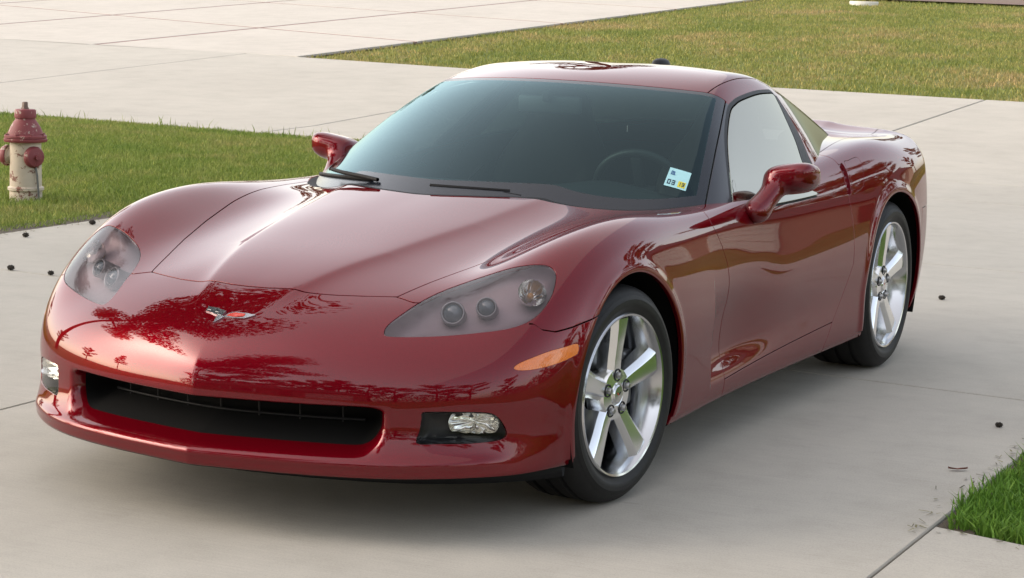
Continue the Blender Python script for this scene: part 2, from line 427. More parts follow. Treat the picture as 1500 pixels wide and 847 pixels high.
def compact(V, T, N):
    if len(T) == 0: return np.zeros((0, 3)), np.zeros((0, 3), int), np.zeros((0, 3))
    u, i = np.unique(T, return_inverse=True); return V[u], i.reshape(T.shape), N[u]
def merge(*ms):
    V, T, N, o = [], [], [], 0
    for v, t, n in ms: V.append(v); T.append(t+o); N.append(n); o += len(v)
    return np.concatenate(V), np.concatenate(T), np.concatenate(N)
def hem(m, depth=.012):
    """fold the open edges of a panel inwards so it has a real edge thickness"""
    V, T, N = m
    if len(T) == 0: return m
    E = np.concatenate([T[:, [0, 1]], T[:, [1, 2]], T[:, [2, 0]]]); key = np.sort(E, 1)
    u, idx, cnt = np.unique(key, axis=0, return_index=True, return_counts=True); B = E[idx[cnt == 1]]
    bv, inv = np.unique(B, return_inverse=True); inv = inv.reshape(B.shape); o = len(V); k = len(bv)
    e = V[B[:, 1]]-V[B[:, 0]]; e /= np.maximum(np.linalg.norm(e, axis=1, keepdims=True), 1e-9)
    on_ = np.cross(e, N[B[:, 0]]); on = np.zeros((k, 3)); np.add.at(on, inv[:, 0], on_); np.add.at(on, inv[:, 1], on_)
    on /= np.maximum(np.linalg.norm(on, axis=1, keepdims=True), 1e-9)
    r = .0012
    V1 = V[bv]; V2 = V1+on*r*.7-N[bv]*r*.5; V3 = V1+on*r-N[bv]*r*1.6; V4 = V3-N[bv]*depth
    N2 = N[bv]+on; N2 /= np.linalg.norm(N2, axis=1, keepdims=True)
    VV = np.concatenate([V, V2, V3, V4]); NN = np.concatenate([N, N2, on, on])
    a, b = B[:, 0], B[:, 1]; ia, ib = inv[:, 0], inv[:, 1]; Q = []
    L = [(a, b), (o+ia, o+ib), (o+k+ia, o+k+ib), (o+2*k+ia, o+2*k+ib)]
    for (p, q), (p2, q2) in zip(L, L[1:]): Q += [np.stack([p, p2, q], 1), np.stack([q, p2, q2], 1)]
    return VV, np.concatenate([T]+Q), NN
def panel(name, m, mat, parent, depth=.012, fold=True):
    if len(m[1]) == 0: print('EMPTY PANEL', name); return None
    V, T, N = hem(m, depth) if fold else m
    return mesh_np(name, V, T, mat, N, parent)
def smooth_poly(pts, n=8):
    P = np.array(pts, float); k = len(P); out = []
    for i in range(k):
        a, b, c, d = P[i-1], P[i], P[(i+1) % k], P[(i+2) % k]
        for t in np.arange(n)/n: out.append(.5*(2*b+(c-a)*t+(2*a-5*b+4*c-d)*t*t+(3*b-a-3*c+d)*t**3))
    return np.array(out)
def poly_sd(P, u, v):
    """signed distance to a closed polygon, negative inside; far points get a coarse value"""
    u = np.asarray(u, float); v = np.asarray(v, float); r = np.full(u.shape, .5)
    lo, hi = P.min(0)-.06, P.max(0)+.06; m = (u > lo[0]) & (u < hi[0]) & (v > lo[1]) & (v < hi[1])
    U, W_ = u[m], v[m]; d = np.full(U.shape, 1e9); ins = np.zeros(U.shape, bool)
    for i in range(len(P)):
        a = P[i-1]; b = P[i]; e = b-a; t = np.clip(((U-a[0])*e[0]+(W_-a[1])*e[1])/max(e@e, 1e-12), 0, 1)
        d = np.minimum(d, (U-a[0]-t*e[0])**2+(W_-a[1]-t*e[1])**2)
        c = (a[1] > W_) != (b[1] > W_)
        if c.any(): ins ^= c & (U < (b[0]-a[0])*(W_-a[1])/(b[1]-a[1]+1e-15)+a[0])
    r[m] = np.where(ins, -1, 1)*np.sqrt(d); return r
def sides(m):
    """split a symmetric piece into its +x and -x halves by connected side"""
    V, T, N = m; c = V[T].mean(1)[:, 0] > 0; return compact(V, T[c], N), compact(V, T[~c], N)
TREES = [(0, -34, 52, 1.0), (2, -24, 55, 1.0), (1, -12, 60, 1.1), (0, 0, 62, 1.2), (1, 10, 56, 1.2), (0, 20, 52, 1.3), (1, 28, 44, 1.3), (2, 34, 40, 1.1), (0, 38, 30, 1.3), (1, 40, 18, 1.2), (0, 42, 6, 1.2), (2, -40, 40, .9),
         (1, -46, 22, .9), (0, 19, -24, 1.4), (1, 10, -30, 1.5), (0, 2, -33, 1.4), (1, -6, -32, 1.5), (0, -14, -32, 1.4), (2, -22, -28, 1.1), (2, 6, -31, 1.1), (1, 30, -12, 1.2),
         (0, 13, 27, 1.25), (1, 20, 21, .9), (0, 25, 12, .9), (1, -25, -24, 1.2), (0, -19, -35, 1.5), (1, -10, -37, 1.6), (0, 6, -36, 1.6), (1, 15, -31, 1.5), (0, 24, -20, 1.3), (1, 27, -30, 1.4), (1, -1, -38, 1.6),
         (3, -9.3, .9, 1.0), (3, -4.5, -12.5, 1.0), (0, -38, 6, .8), (1, -34, -6, .8), (2, -36, -16, .7)]
# ------------------------------------------------------------------ the setting
Y0, RISE = 11.8, .045
def gz(y):
    y = np.asarray(y, float); t = np.maximum(y-Y0, 0); t = np.where(t < 1, .5*t*t, t-.5); return RISE*np.minimum(t, 45)+.0
def concrete(name, c0, c1, stain=(.13, .125, .11), sc=1.0):
    m, n, l, b = new_mat(name); tc = n.new('ShaderNodeTexCoord'); g = n.new('ShaderNodeNewGeometry'); P = g.outputs['Position']
    big = noise(n, l, .55*sc, 5, .62, P, .6); mid = noise(n, l, 4.5*sc, 7, .68, P); fine = noise(n, l, 160, 3, .7, P)
    r1 = ramp(n, [(.30, c0), (.70, c1)]); l.new(big.outputs['Fac'], r1.inputs[0])
    r2 = ramp(n, [(.26, (.88, .88, .87)), (.50, (.98, .98, .98)), (.76, (1.05, 1.05, 1.04))]); l.new(mid.outputs['Fac'], r2.inputs[0])
    r3 = ramp(n, [(.25, (.80, .80, .80)), (.5, (1, 1, 1)), (.8, (1.13, 1.13, 1.12))]); l.new(fine.outputs['Fac'], r3.inputs[0])
    m1 = n.new('ShaderNodeMixRGB'); m1.blend_type = 'MULTIPLY'; m1.inputs[0].default_value = 1; l.new(r1.outputs[0], m1.inputs[1]); l.new(r2.outputs[0], m1.inputs[2])
    m2 = n.new('ShaderNodeMixRGB'); m2.blend_type = 'MULTIPLY'; m2.inputs[0].default_value = .8; l.new(m1.outputs[0], m2.inputs[1]); l.new(r3.outputs[0], m2.inputs[2])
    # scattered scuffs and old drips
    mp = n.new('ShaderNodeMapping'); mp.inputs['Scale'].default_value = (.9, 3.2, 1); l.new(P, mp.inputs[0])
    st = noise(n, l, 1.9, 8, .72, mp.outputs[0], .8); rs = ramp(n, [(.66, (0, 0, 0)), (.80, (1, 1, 1))]); l.new(st.outputs['Fac'], rs.inputs[0])
    ml = n.new('ShaderNodeMath'); ml.operation = 'MULTIPLY'; ml.inputs[1].default_value = .55; l.new(rs.outputs[0], ml.inputs[0])
    m3 = n.new('ShaderNodeMixRGB'); l.new(ml.outputs[0], m3.inputs[0]); l.new(m2.outputs[0], m3.inputs[1]); m3.inputs[2].default_value = (*stain, 1)
    gr = noise(n, l, 420, 2, .6, P); rg = ramp(n, [(.62, (1, 1, 1)), (.72, (.62, .60, .57))]); l.new(gr.outputs['Fac'], rg.inputs[0])
    m4 = n.new('ShaderNodeMixRGB'); m4.blend_type = 'MULTIPLY'; m4.inputs[0].default_value = .7; l.new(m3.outputs[0], m4.inputs[1]); l.new(rg.outputs[0], m4.inputs[2])
    vw = noise(n, l, 1.3, 4, .6, P); mv = n.new('ShaderNodeMixRGB'); mv.inputs[0].default_value = .22; l.new(P, mv.inputs[1]); l.new(vw.outputs['Color'], mv.inputs[2])
    vo = n.new('ShaderNodeTexVoronoi'); vo.feature = 'DISTANCE_TO_EDGE'; vo.inputs['Scale'].default_value = .42; l.new(mv.outputs[0], vo.inputs['Vector'])
    rc = ramp(n, [(0, (1, 1, 1)), (.0012, (1, 1, 1))]); l.new(vo.outputs['Distance'], rc.inputs[0])
    cm = noise(n, l, .7, 3, .5, P); rm = ramp(n, [(.50, (0, 0, 0)), (.60, (1, 1, 1))]); l.new(cm.outputs['Fac'], rm.inputs[0])
    m5 = n.new('ShaderNodeMixRGB'); m5.blend_type = 'MULTIPLY'; l.new(rm.outputs[0], m5.inputs[0]); l.new(m4.outputs[0], m5.inputs[1]); l.new(rc.outputs[0], m5.inputs[2])
    bm_ = n.new('ShaderNodeMapping'); bm_.inputs['Scale'].default_value = (2.2, 130, 1); l.new(P, bm_.inputs[0]); bn = noise(n, l, 1.0, 3, .6, bm_.outputs[0]); rb = ramp(n, [(.3, (.95, .95, .95)), (.7, (1.04, 1.04, 1.04))]); l.new(bn.outputs['Fac'], rb.inputs[0])
    m6 = n.new('ShaderNodeMixRGB'); m6.blend_type = 'MULTIPLY'; m6.inputs[0].default_value = 1; l.new(m5.outputs[0], m6.inputs[1]); l.new(rb.outputs[0], m6.inputs[2]); m3 = m6
    l.new(m3.outputs[0], b.inputs['Base Color']); b.inputs['Roughness'].default_value = .88; b.inputs['Specular IOR Level'].default_value = .3
    bp = n.new('ShaderNodeBump'); bp.inputs['Strength'].default_value = .25; bp.inputs['Distance'].default_value = .004; l.new(fine.outputs['Fac'], bp.inputs['Height']); l.new(bp.outputs[0], b.inputs['Normal'])
    return m
M['conc'] = concrete('driveway_concrete', (.385, .360, .315), (.430, .405, .358))
M['conc2'] = concrete('street_concrete', (.395, .368, .322), (.44, .412, .362), sc=.6)
M['conc3'] = concrete('pale_concrete', (.455, .42, .37), (.50, .462, .41), sc=.7)
def soil():
    m, n, l, b = new_mat('soil'); g = n.new('ShaderNodeNewGeometry'); t = noise(n, l, 14, 8, .7, g.outputs['Position'])
    r = ramp(n, [(.3, (.035, .026, .018)), (.7, (.10, .078, .052))]); l.new(t.outputs['Fac'], r.inputs[0]); l.new(r.outputs[0], b.inputs['Base Color']); b.inputs['Roughness'].default_value = .95
    return m
M['soil'] = soil()
def turf_col(n, l, P):
    a = noise(n, l, .45, 4, .6, P, .5); c = noise(n, l, 2.6, 6, .7, P); r = ramp(n, [(.34, (.125, .185, .040)), (.49, (.200, .235, .065)), (.62, (.300, .260, .120))])
    ad = n.new('ShaderNodeMath'); ad.operation = 'MULTIPLY_ADD'; ad.inputs[1].default_value = .45; l.new(c.outputs['Fac'], ad.inputs[0])
    s = n.new('ShaderNodeMath'); s.operation = 'MULTIPLY'; s.inputs[1].default_value = .55; l.new(a.outputs['Fac'], s.inputs[0]); l.new(s.outputs[0], ad.inputs[2])
    l.new(ad.outputs[0], r.inputs[0]); return r
def turf_ground():
    m, n, l, b = new_mat('turf_base'); g = n.new('ShaderNodeNewGeometry'); P = g.outputs['Position']; r = turf_col(n, l, P)
    f = noise(n, l, 60, 4, .7, P); rr = ramp(n, [(.3, (.32, .33, .30)), (.75, (.95, .95, .9))]); l.new(f.outputs['Fac'], rr.inputs[0])
    mx = n.new('ShaderNodeMixRGB'); mx.blend_type = 'MULTIPLY'; mx.inputs[0].default_value = 1; l.new(r.outputs[0], mx.inputs[1]); l.new(rr.outputs[0], mx.inputs[2]); l.new(mx.outputs[0], b.inputs['Base Color'])
    b.inputs['Roughness'].default_value = .95; b.inputs['Specular IOR Level'].default_value = .15; return m
def blade_mat(name, tip, mulc=(1.06, 1.13, .95)):
    m, n, l, b = new_mat(name); g = n.new('ShaderNodeNewGeometry'); r = turf_col(n, l, g.outputs['Position'])
    rr = ramp(n, [(0, (.62, .66, .55)), (.6, (1.05, 1.05, 1.0)), (.9, (1.35, 1.32, 1.25)), (1, (2.0, 1.6, 1.7))]); l.new(g.outputs['Random Per Island'], rr.inputs[0])
    mx = n.new('ShaderNodeMixRGB'); mx.blend_type = 'MULTIPLY'; mx.inputs[0].default_value = 1; l.new(r.outputs[0], mx.inputs[1]); l.new(rr.outputs[0], mx.inputs[2])
    m2 = n.new('ShaderNodeMixRGB'); m2.blend_type = 'MULTIPLY'; m2.inputs[0].default_value = 1; m2.inputs[2].default_value = (*mulc, 1); l.new(mx.outputs[0], m2.inputs[1])
    l.new(m2.outputs[0], b.inputs['Base Color']); b.inputs['Roughness'].default_value = .6; b.inputs['Specular IOR Level'].default_value = .25
    tr = n.new('ShaderNodeBsdfTranslucent'); l.new(m2.outputs[0], tr.inputs[0]); ms = n.new('ShaderNodeMixShader'); ms.inputs[0].default_value = .35
    l.new(b.outputs[0], ms.inputs[1]); l.new(tr.outputs[0], ms.inputs[2]); l.new(ms.outputs[0], n['Material Output'].inputs[0]); return m
M['turf'] = turf_ground(); M['blade'] = blade_mat('grass_blade', 0); M['blade_verge'] = blade_mat('grass_blade_verge', 0, (.70, 1.12, .62)); M['blade_far'] = blade_mat('grass_blade_far', 0, (1.30, 1.14, 1.2))

# one ground sheet to the horizon, rising gently beyond the street
ys = np.concatenate([np.linspace(-600, -20, 12), np.linspace(-10, 11, 6), np.linspace(11.5, 14, 11), np.linspace(16, 60, 23), np.linspace(80, 900, 12)])
xs = np.concatenate([np.linspace(-700, -60, 8), np.linspace(-50, 50, 11), np.linspace(60, 700, 8)])
V = np.array([(x_, y_, float(gz(y_))-.045) for y_ in ys for x_ in xs]); k = len(xs)
Q = [(i*k+j, i*k+j+1, (i+1)*k+j+1, (i+1)*k+j) for i in range(len(ys)-1) for j in range(k-1)]
tag(mesh_np('ground', V, Q, M['turf']), kind='structure')

def slab_mesh(name, poly, z0, th, mat, parent, ny=1, bev=.006):
    """a cast slab with a small eased edge; poly is (x,y) anticlockwise, follows the ground rise"""
    bm = bmesh.new(); P = [Vector((a, b)) for a, b in poly]
    if ny > 1:   # quad subdivided along its second direction so it follows the slope
        A, B, C, D = P; ring = [A.lerp(D, t/ny) for t in range(ny+1)], [B.lerp(C, t/ny) for t in range(ny+1)]
        P = ring[1]+ring[0][::-1]
    cen = sum(P, Vector((0, 0)))/len(P)
    def ring_(inset, dz):
        out = []
        for p_ in P:
            d = (cen-p_); d = d*(inset/max(d.length, .01)); q = p_+d; out.append(bm.verts.new((q.x, q.y, float(gz(q.y))+z0+dz)))
        return out
    a, b, c = ring_(0, -th), ring_(0, -bev), ring_(bev*1.4, 0); n_ = len(P)
    for u, w in ((a, b), (b, c)):
        for i in range(n_): bm.faces.new((u[i], u[(i+1) % n_], w[(i+1) % n_], w[i]))
    if ny > 1:
        for t in range(ny): bm.faces.new((c[t], c[t+1], c[n_-2-t], c[n_-1-t]))
    else: bm.faces.new(c)
    return from_bm(name, bm, mat, parent)
def sheet(name, poly, z0, mat, ny=12):
    A, B, C, D = [np.array(p_, float) for p_ in poly]; V = []
    nx = 60
    for t in np.linspace(0, 1, ny+1):
        for s_ in np.linspace(0, 1, nx+1): p_ = (A*(1-t)+D*t)*(1-s_)+(B*(1-t)+C*t)*s_; V.append((p_[0], p_[1], float(gz(p_[1]))+z0))
    Q = [(i*(nx+1)+j, i*(nx+1)+j+1, (i+1)*(nx+1)+j+1, (i+1)*(nx+1)+j) for i in range(ny) for j in range(nx)]
    return mesh_np(name, np.array(V), Q, mat)
# driveway slabs (joints are real gaps over a dark bed)
drv = sheet('driveway', [(-4.8, -12), (1.80, -12), (1.80, 12), (-4.8, 12)], -.035, M['soil']); tag(drv, kind='structure')
JX = [-4.74, -1.50, 1.7815]; jy = lambda x_, k_: 2.44-.095*x_+3.62*k_
g2 = .0045
def jrow(x_, k_): return jy(x_, k_) if k_ >= 0 else (-5.6-.095*x_ if k_ == -1 else -9.4)
for k_ in range(-2, 3):
    for c_ in range(2):
        xa, xb = JX[c_]+g2, JX[c_+1]-g2
        top = [jrow(xb, k_+1)-g2, jrow(xa, k_+1)-g2] if k_ < 2 else [11.62-.11*(xb+4.7), 11.62-.11*(xa+4.7)]
        slab_mesh('slab', [(xa, jrow(xa, k_)+g2), (xb, jrow(xb, k_)+g2), (xb, top[0]), (xa, top[1])], 0, .09, M['conc'], drv)
# flared apron between driveway, lawn and street
slab_mesh('slab', [(1.784, 3.0), (3.3, 3.1), (3.3, 6.3), (1.784, 6.2)], 0, .09, M['conc'], drv); slab_mesh('slab', [(1.784, 6.21), (3.3, 6.31), (4.6, 10.6), (1.784, 10.88)], 0, .09, M['conc'], drv)
slab_mesh('slab', [(-4.76, 8.6), (-4.76, 11.62), (-6.3, 11.78)], 0, .09, M['conc'], drv)
walk = sheet('footpath', [(1.79, -3.2), (3.6, -3.2), (3.6, .05), (1.79, .22)], -.03, M['soil'], 1); tag(walk, kind='structure')
slab_mesh('slab', [(1.786, -1.6), (3.4, -1.7), (3.4, -.20), (1.786, .215)], .002, .09, M['conc'], walk)
slab_mesh('slab', [(1.786, -3.2), (3.4, -3.3), (3.4, -1.71), (1.786, -1.61)], .002, .09, M['conc'], walk)
# street across the back
near = lambda x_: 11.62-.108*(x_+8.2); far = lambda x_: 18.7-.10*(x_+5.2)-.006*np.minimum(0, x_+5)*np.abs(x_+5)*0
st = sheet('street', [(-60, near(-60)), (40, near(40)), (40, far(40)), (-60, far(-60))], -.03, M['soil'], 14); tag(st, kind='structure')
xj = [-45, -38.6, -32, -25.4, -19.2, -13.75, -7.95, -2.72, 2.6, 8, 14, 20, 30]
near2 = lambda x_: np.interp(x_, [-60, -11.4, -7.3, -4.7, 1.8, 4.6, 40], [near(-60), 12.02, 11.56, 11.63, 10.92, 10.62, 6.6])
far2 = lambda x_: np.interp(x_, [-60, -18.7, -17.1, -12.85, -10.1, -5.3, -2.3, 40], [25.5, 20.72, 20.4, 20.08, 19.45, 18.70, 18.62, 14.6])
for a_, b_ in zip(xj, xj[1:]):
    for u0, u1 in ((0, 1),):
        n_ = near2(a_)+.005, near2(b_)+.005; f_ = far2(a_), far2(b_)
        slab_mesh('slab', [(a_+.012, n_[0]), (b_-.012, n_[1]), (b_-.012, f_[1]), (a_+.012, f_[0])], 0, .09, M['conc2'], st, ny=8)
# the neighbour's driveway: big squares with brick strips between
nd = sheet('neighbour_driveway', [(-40, 20.5), (-12.8, 20.2), (-12.8, 47), (-40, 47)], -.03, M['soil'], 10); tag(nd, kind='structure')
M['brick'] = pbr('paver_brick', (.235, .15, .13), .85)
CXs = [-12.86, -16.70, -21.0, -25.3, -29.6, -33.9]
def row_y(x_, k_):
    if k_ == 0: return far2(x_)+.012
    return [0, 24.95, 30.2, 35.5, 40.8, 46][k_]-(.39 if k_ == 1 else .37)*(x_+16.6)
bw = .065
for k_ in range(4):
    for c_ in range(5):
        xa, xb = CXs[c_+1], CXs[c_]; xa2, xb2 = xa+bw, xb-(bw if c_ else 0)
        lo = bw if k_ else 0
        slab_mesh('slab', [(xa2, row_y(xa2, k_)+lo), (xb2, row_y(xb2, k_)+lo), (xb2, row_y(xb2, k_+1)-bw), (xa2, row_y(xa2, k_+1)-bw)], 0, .08, M['conc3'], nd, ny=6)
        if k_ < 3: slab_mesh('brick_strip', [(xa2, row_y(xa2, k_+1)-bw+.008), (xb2, row_y(xb2, k_+1)-bw+.008), (xb2, row_y(xb2, k_+1)+bw-.008), (xa2, row_y(xa2, k_+1)+bw-.008)], -.004, .06, M['brick'], nd)
        slab_mesh('brick_strip', [(xa-bw+.008, row_y(xa, k_)+lo), (xa+bw-.008, row_y(xa, k_)+lo), (xa+bw-.008, row_y(xa, k_+1)-bw), (xa-bw+.008, row_y(xa, k_+1)-bw)], -.004, .06, M['brick'], nd, ny=6)

# ------------------------------------------------------------------ grass: blades of real geometry over the turf
def blades(name, X, Y, hgt, wid, mat, lean=.5, z0=-.02, label=None):
    n = len(X); Z = gz(Y)+z0; a = rng.uniform(0, 2*np.pi, n); h = hgt*rng.uniform(.5, 1.15, n); w = wid*rng.uniform(.7, 1.3, n)
    ld = rng.uniform(0, 2*np.pi, n); lm = rng.uniform(.05, lean, n)*h
    dx, dy = np.cos(a)*w/2, np.sin(a)*w/2; lx, ly = np.cos(ld)*lm, np.sin(ld)*lm
    V = np.empty((n, 5, 3))
    V[:, 0] = np.stack([X-dx, Y-dy, Z], 1); V[:, 1] = np.stack([X+dx, Y+dy, Z], 1)
    V[:, 2] = np.stack([X-dx*.8+lx*.35, Y-dy*.8+ly*.35, Z+h*.6], 1); V[:, 3] = np.stack([X+dx*.8+lx*.35, Y+dy*.8+ly*.35, Z+h*.6], 1)
    V[:, 4] = np.stack([X+lx, Y+ly, Z+h], 1)
    b = np.arange(n)[:, None]*5; T = np.concatenate([b+[0, 1, 3], b+[0, 3, 2], b+[2, 3, 4]])
    o = mesh_np(name, V.reshape(-1, 3), T, mat, smooth=False); tag(o, label, 'grass', kind='stuff'); return o
def sample(n, x0, x1, y0, y1, keep):
    X = rng.uniform(x0, x1, n); Y = rng.uniform(y0, y1, n); m_ = keep(X, Y); return X[m_], Y[m_]
wob = lambda t: .022*np.sin(t*7.3)+.02*np.sin(t*17.1+1)+.018*np.sin(t*41+2)+.016*np.sin(t*97)-.012
# lawn by the hydrant (edge of the drive wanders a little)
lx = lambda Y: np.interp(Y, [0, 4.0, 4.8, 8.5, 11.8], [-4.86, -4.80, -4.78, -4.80, -6.35])
X, Y = sample(345000, -12.5, -4.6, 1.5, 12.1, lambda X, Y: (X < lx(Y)+wob(Y)-.02) & (Y < near2(X)-.03+wob(X*1.3)) & (X > -5.0-.85*(Y-1.2)-2.8))
lawn = sheet('lawn', [(-60, -10), (-4.86, -10), (-4.80, 8.5), (-60, 8.5)], -.030, M['turf'], 2); tag(lawn, kind='structure')
sheet_ = sheet('soil_edge', [(-4.98, -3), (-4.745, -3), (-4.765, 8.6), (-5.0, 8.6)], -.008, M['soil'], 3); tag(sheet_, kind='structure')
sheet_ = sheet('soil_edge', [(1.784, .2), (1.90, .2), (1.90, 2.98), (1.784, 2.98)], -.007, M['soil'], 2); tag(sheet_, kind='structure')
blades('lawn_grass', X, Y, .056, .0075, M['blade'], .9, -.035, 'mown green grass around the fire hydrant')
X, Y = sample(9000, -12.5, -4.6, 1.5, 12.1, lambda X, Y: (np.abs(Y-near2(X)+.08) < .09) & (X < -6.2))
blades('edge_grass', X, Y, .12, .008, M['blade'], .8, -.035, 'longer tufts of grass along the street edge of the lawn')
X, Y = sample(45000, 1.76, 5.2, .0, 2.97, lambda X, Y: (X > 1.800+wob(Y)*.8) & (Y > .25-.24*(X-1.78)+wob(X*1.2)*.5) & (rng.random(len(X)) < np.where((X < 2.9) & (Y < 2.2), 1, .5)))
blades('verge_grass', X, Y, .062, .0065, M['blade_verge'], .9, -.02, 'bright green grass in the corner between driveway and footpath')
X, Y = sample(14000, 1.79, 2.7, .0, 2.0, lambda X, Y: (X > 1.805+wob(Y)*.8) & (Y > .26-.24*(X-1.78)))
blades('verge_grass', X, Y, .055, .007, M['blade_verge'], 1.1, -.02, 'bright green grass in the corner between driveway and footpath')
verge = sheet('verge', [(1.80, .2), (30, -6), (30, 7.6), (1.80, 6.2)], -.034, M['turf'], 2); tag(verge, kind='structure')
# far lawn across the street
X, Y = sample(330000, -14, 9, 17, 46, lambda X, Y: (Y > far2(X)+.06+wob(X)) & (X > -12.80+wob(Y)) & (X < 3.0-.42*(Y-18)+4.5) & (rng.random(len(X)) < np.clip(1.25-(Y-18)/34, .3, 1)))
blades('far_grass', X, Y, .055, .013, M['blade_far'], 1.0, -.045, 'wide sunburnt lawn beyond the concrete street')

# ------------------------------------------------------------------ fire hydrant
hy = empty('fire_hydrant', (-5.90, 5.60, -.03)); hy.scale = (.84, .84, .82); tag(hy, 'fire hydrant with peeling cream barrel and dark red bonnet standing in grass', 'hydrant')
def chipped(name, top, under, thr):
    m, n, l, b = new_mat(name); tc = n.new('ShaderNodeTexCoord'); O = tc.outputs['Object']
    a = noise(n, l, 9, 9, .72, O, .7); c = noise(n, l, 34, 6, .7, O)
    s = n.new('ShaderNodeMath'); s.operation = 'MULTIPLY_ADD'; s.inputs[1].default_value = .3; l.new(c.outputs['Fac'], s.inputs[0]); l.new(a.outputs['Fac'], s.inputs[2])
    r = ramp(n, [(thr, (0, 0, 0)), (thr+.025, (1, 1, 1))]); l.new(s.outputs[0], r.inputs[0])
    d = noise(n, l, 5, 5, .6, O); rd = ramp(n, [(.3, tuple(v*.78 for v in top)), (.7, top)]); l.new(d.outputs['Fac'], rd.inputs[0])
    mx = n.new('ShaderNodeMixRGB'); l.new(r.outputs[0], mx.inputs[0]); l.new(rd.outputs[0], mx.inputs[1]); mx.inputs[2].default_value = (*under, 1)
    l.new(mx.outputs[0], b.inputs['Base Color']); b.inputs['Roughness'].default_value = .6
    bp = n.new('ShaderNodeBump'); bp.inputs['Strength'].default_value = .6; bp.inputs['Distance'].default_value = .004; bp.invert = True; l.new(s.outputs[0], bp.inputs['Height']); l.new(bp.outputs[0], b.inputs['Normal'])
    return m
hc = chipped('hydrant_cream', (.60, .51, .40), (.20, .085, .06), .72); hr = chipped('hydrant_red', (.23, .045, .05), (.40, .30, .25), .72)
def hput(nm, prof, mat, n=40, tf=None):
    V, Q = lathe(prof, n); V = tf(V) if tf else V
    o = mesh_np(nm, V, Q, mat, parent=hy); o.data.set_sharp_from_angle(angle=math.radians(38)); return o
hput('barrel', [(.128, -.03), (.128, .088), (.133, .092), (.142, .097), (.142, .118), (.133, .124), (.126, .128), (.124, .30), (.122, .46), (.124, .498)], hc)
hput('flange', [(.120, .490), (.165, .490), (.170, .497), (.170, .513), (.164, .519), (.158, .520), (.166, .524), (.166, .540), (.158, .546), (.12, .546)], hr)
for k_ in range(8):
    a_ = k_*math.pi/4+.2; V, Q = lathe([(.0001, .013), (.010, .013), (.011, -.048), (.0001, -.048)], 6); mesh_np('flange_bolt', V+[.152*math.cos(a_), .152*math.sin(a_), .545], Q, hr, parent=hy, smooth=False)
hput('bonnet', [(.142, .540), (.138, .560), (.118, .610), (.092, .652), (.078, .672), (.076, .680), (.084, .682), (.086, .690), (.084, .742), (.076, .752), (.03, .756)], hr)
hput('operating_nut', [(.034, .752), (.032, .765), (.026, .770), (.024, .806), (.018, .812), (.0001, .812)], pbr('rusty_iron', (.16, .11, .085), .7), 5)
def nozzle(az, r0, r1, z_, ln):
    c_, s_ = math.cos(az), math.sin(az)
    def tf(V): x_, y_, h_ = V[:, 0], V[:, 1], V[:, 2]; return np.stack([h_*c_-x_*s_, h_*s_+x_*c_, y_+z_], 1)
    hput('outlet', [(r0, .08), (r0, .118+ln), (r0+.012, .122+ln), (r0+.012, .135+ln)], hc, 28, tf)
    hput('outlet_cap', [(r1, .125+ln), (r1+.006, .130+ln), (r1+.006, .150+ln), (r1, .158+ln), (r1*.9, .172+ln), (r1*.45, .178+ln), (.022, .180+ln), (.020, .206+ln), (.0001, .206+ln)], hr, 16, tf)
nozzle(math.radians(-20), .062, .082, .372, -.015); nozzle(math.radians(196), .060, .080, .372, .02); nozzle(math.radians(-105), .066, .086, .36, -.01) if False else None
# caps hang on short chains
for az in (math.radians(-15), math.radians(165)):
    pts = [(.13*math.cos(az)+.03*math.sin(az), .13*math.sin(az), .33), (.15*math.cos(az), .15*math.sin(az), .22), (.165*math.cos(az), .165*math.sin(az), .08), (.17*math.cos(az), .17*math.sin(az), .0)]
    V, Q = tube(pts, .009, 6); mesh_np('cap_chain', V, Q, pbr('chain_iron', (.13, .13, .12), .7), parent=hy)

def leaf_mat(name, a, b_):
    m, n, l, b = new_mat(name); g = n.new('ShaderNodeNewGeometry'); r = ramp(n, [(0, a), (1, b_)]); l.new(g.outputs['Random Per Island'], r.inputs[0])
    l.new(r.outputs[0], b.inputs['Base Color']); b.inputs['Roughness'].default_value = .65; return m
# ------------------------------------------------------------------ small litter
def pod(x_, y_, r_, label):
    n_ = 26; V = []; T = []; i0 = 0
    for k_ in range(n_):   # spiky seed ball: cones on a sphere
        ph = math.acos(1-2*(k_+.5)/n_); th = math.pi*(1+5**.5)*k_; d = np.array([math.cos(th)*math.sin(ph), math.sin(th)*math.sin(ph), math.cos(ph)])
        a = np.cross(d, [.3, .5, .8]); a /= np.linalg.norm(a); b = np.cross(d, a)
        base = [d*r_*.72+r_*.36*(math.cos(t)*a+math.sin(t)*b) for t in np.arange(5)*2*math.pi/5]
        V += base+[d*r_*1.1]; T += [(i0+j, i0+(j+1) % 5, i0+5) for j in range(5)]; i0 += 6
    V = np.array(V)*[1.25, 1, .85]+[x_, y_, r_*.8]
    V = (V-[x_, y_, 0])*.62+[x_, y_, 0]; tag(mesh_np('seed_pod', V, T, M['pod'], smooth=False), label, 'seed pod')
M['pod'] = pbr('seed_pod', (.022, .017, .012), .9)
pod(.585, 4.70, .024, 'dark seed pod lying alone on concrete behind the rear wheel')
pod(1.60, 1.735, .019, 'small dark seed pod on driveway near the corner of bright grass')
pod(-4.52, 3.90, .028, 'round dark seed pod on concrete just off the hydrant lawn')
pod(-4.60, 4.62, .030, 'dark seed pod right against the grass edge beside the headlight')
pod(-3.72, 2.80, .028, 'dark seed pod lying in the cross joint, farther from the headlight')
pod(-3.45, 2.78, .024, 'dark seed pod lying in the cross joint, closer to the headlight')
bm = bmesh.new(); L_ = []
for t in np.linspace(-1, 1, 9): L_.append((t, .30*(1-t*t)**.8))
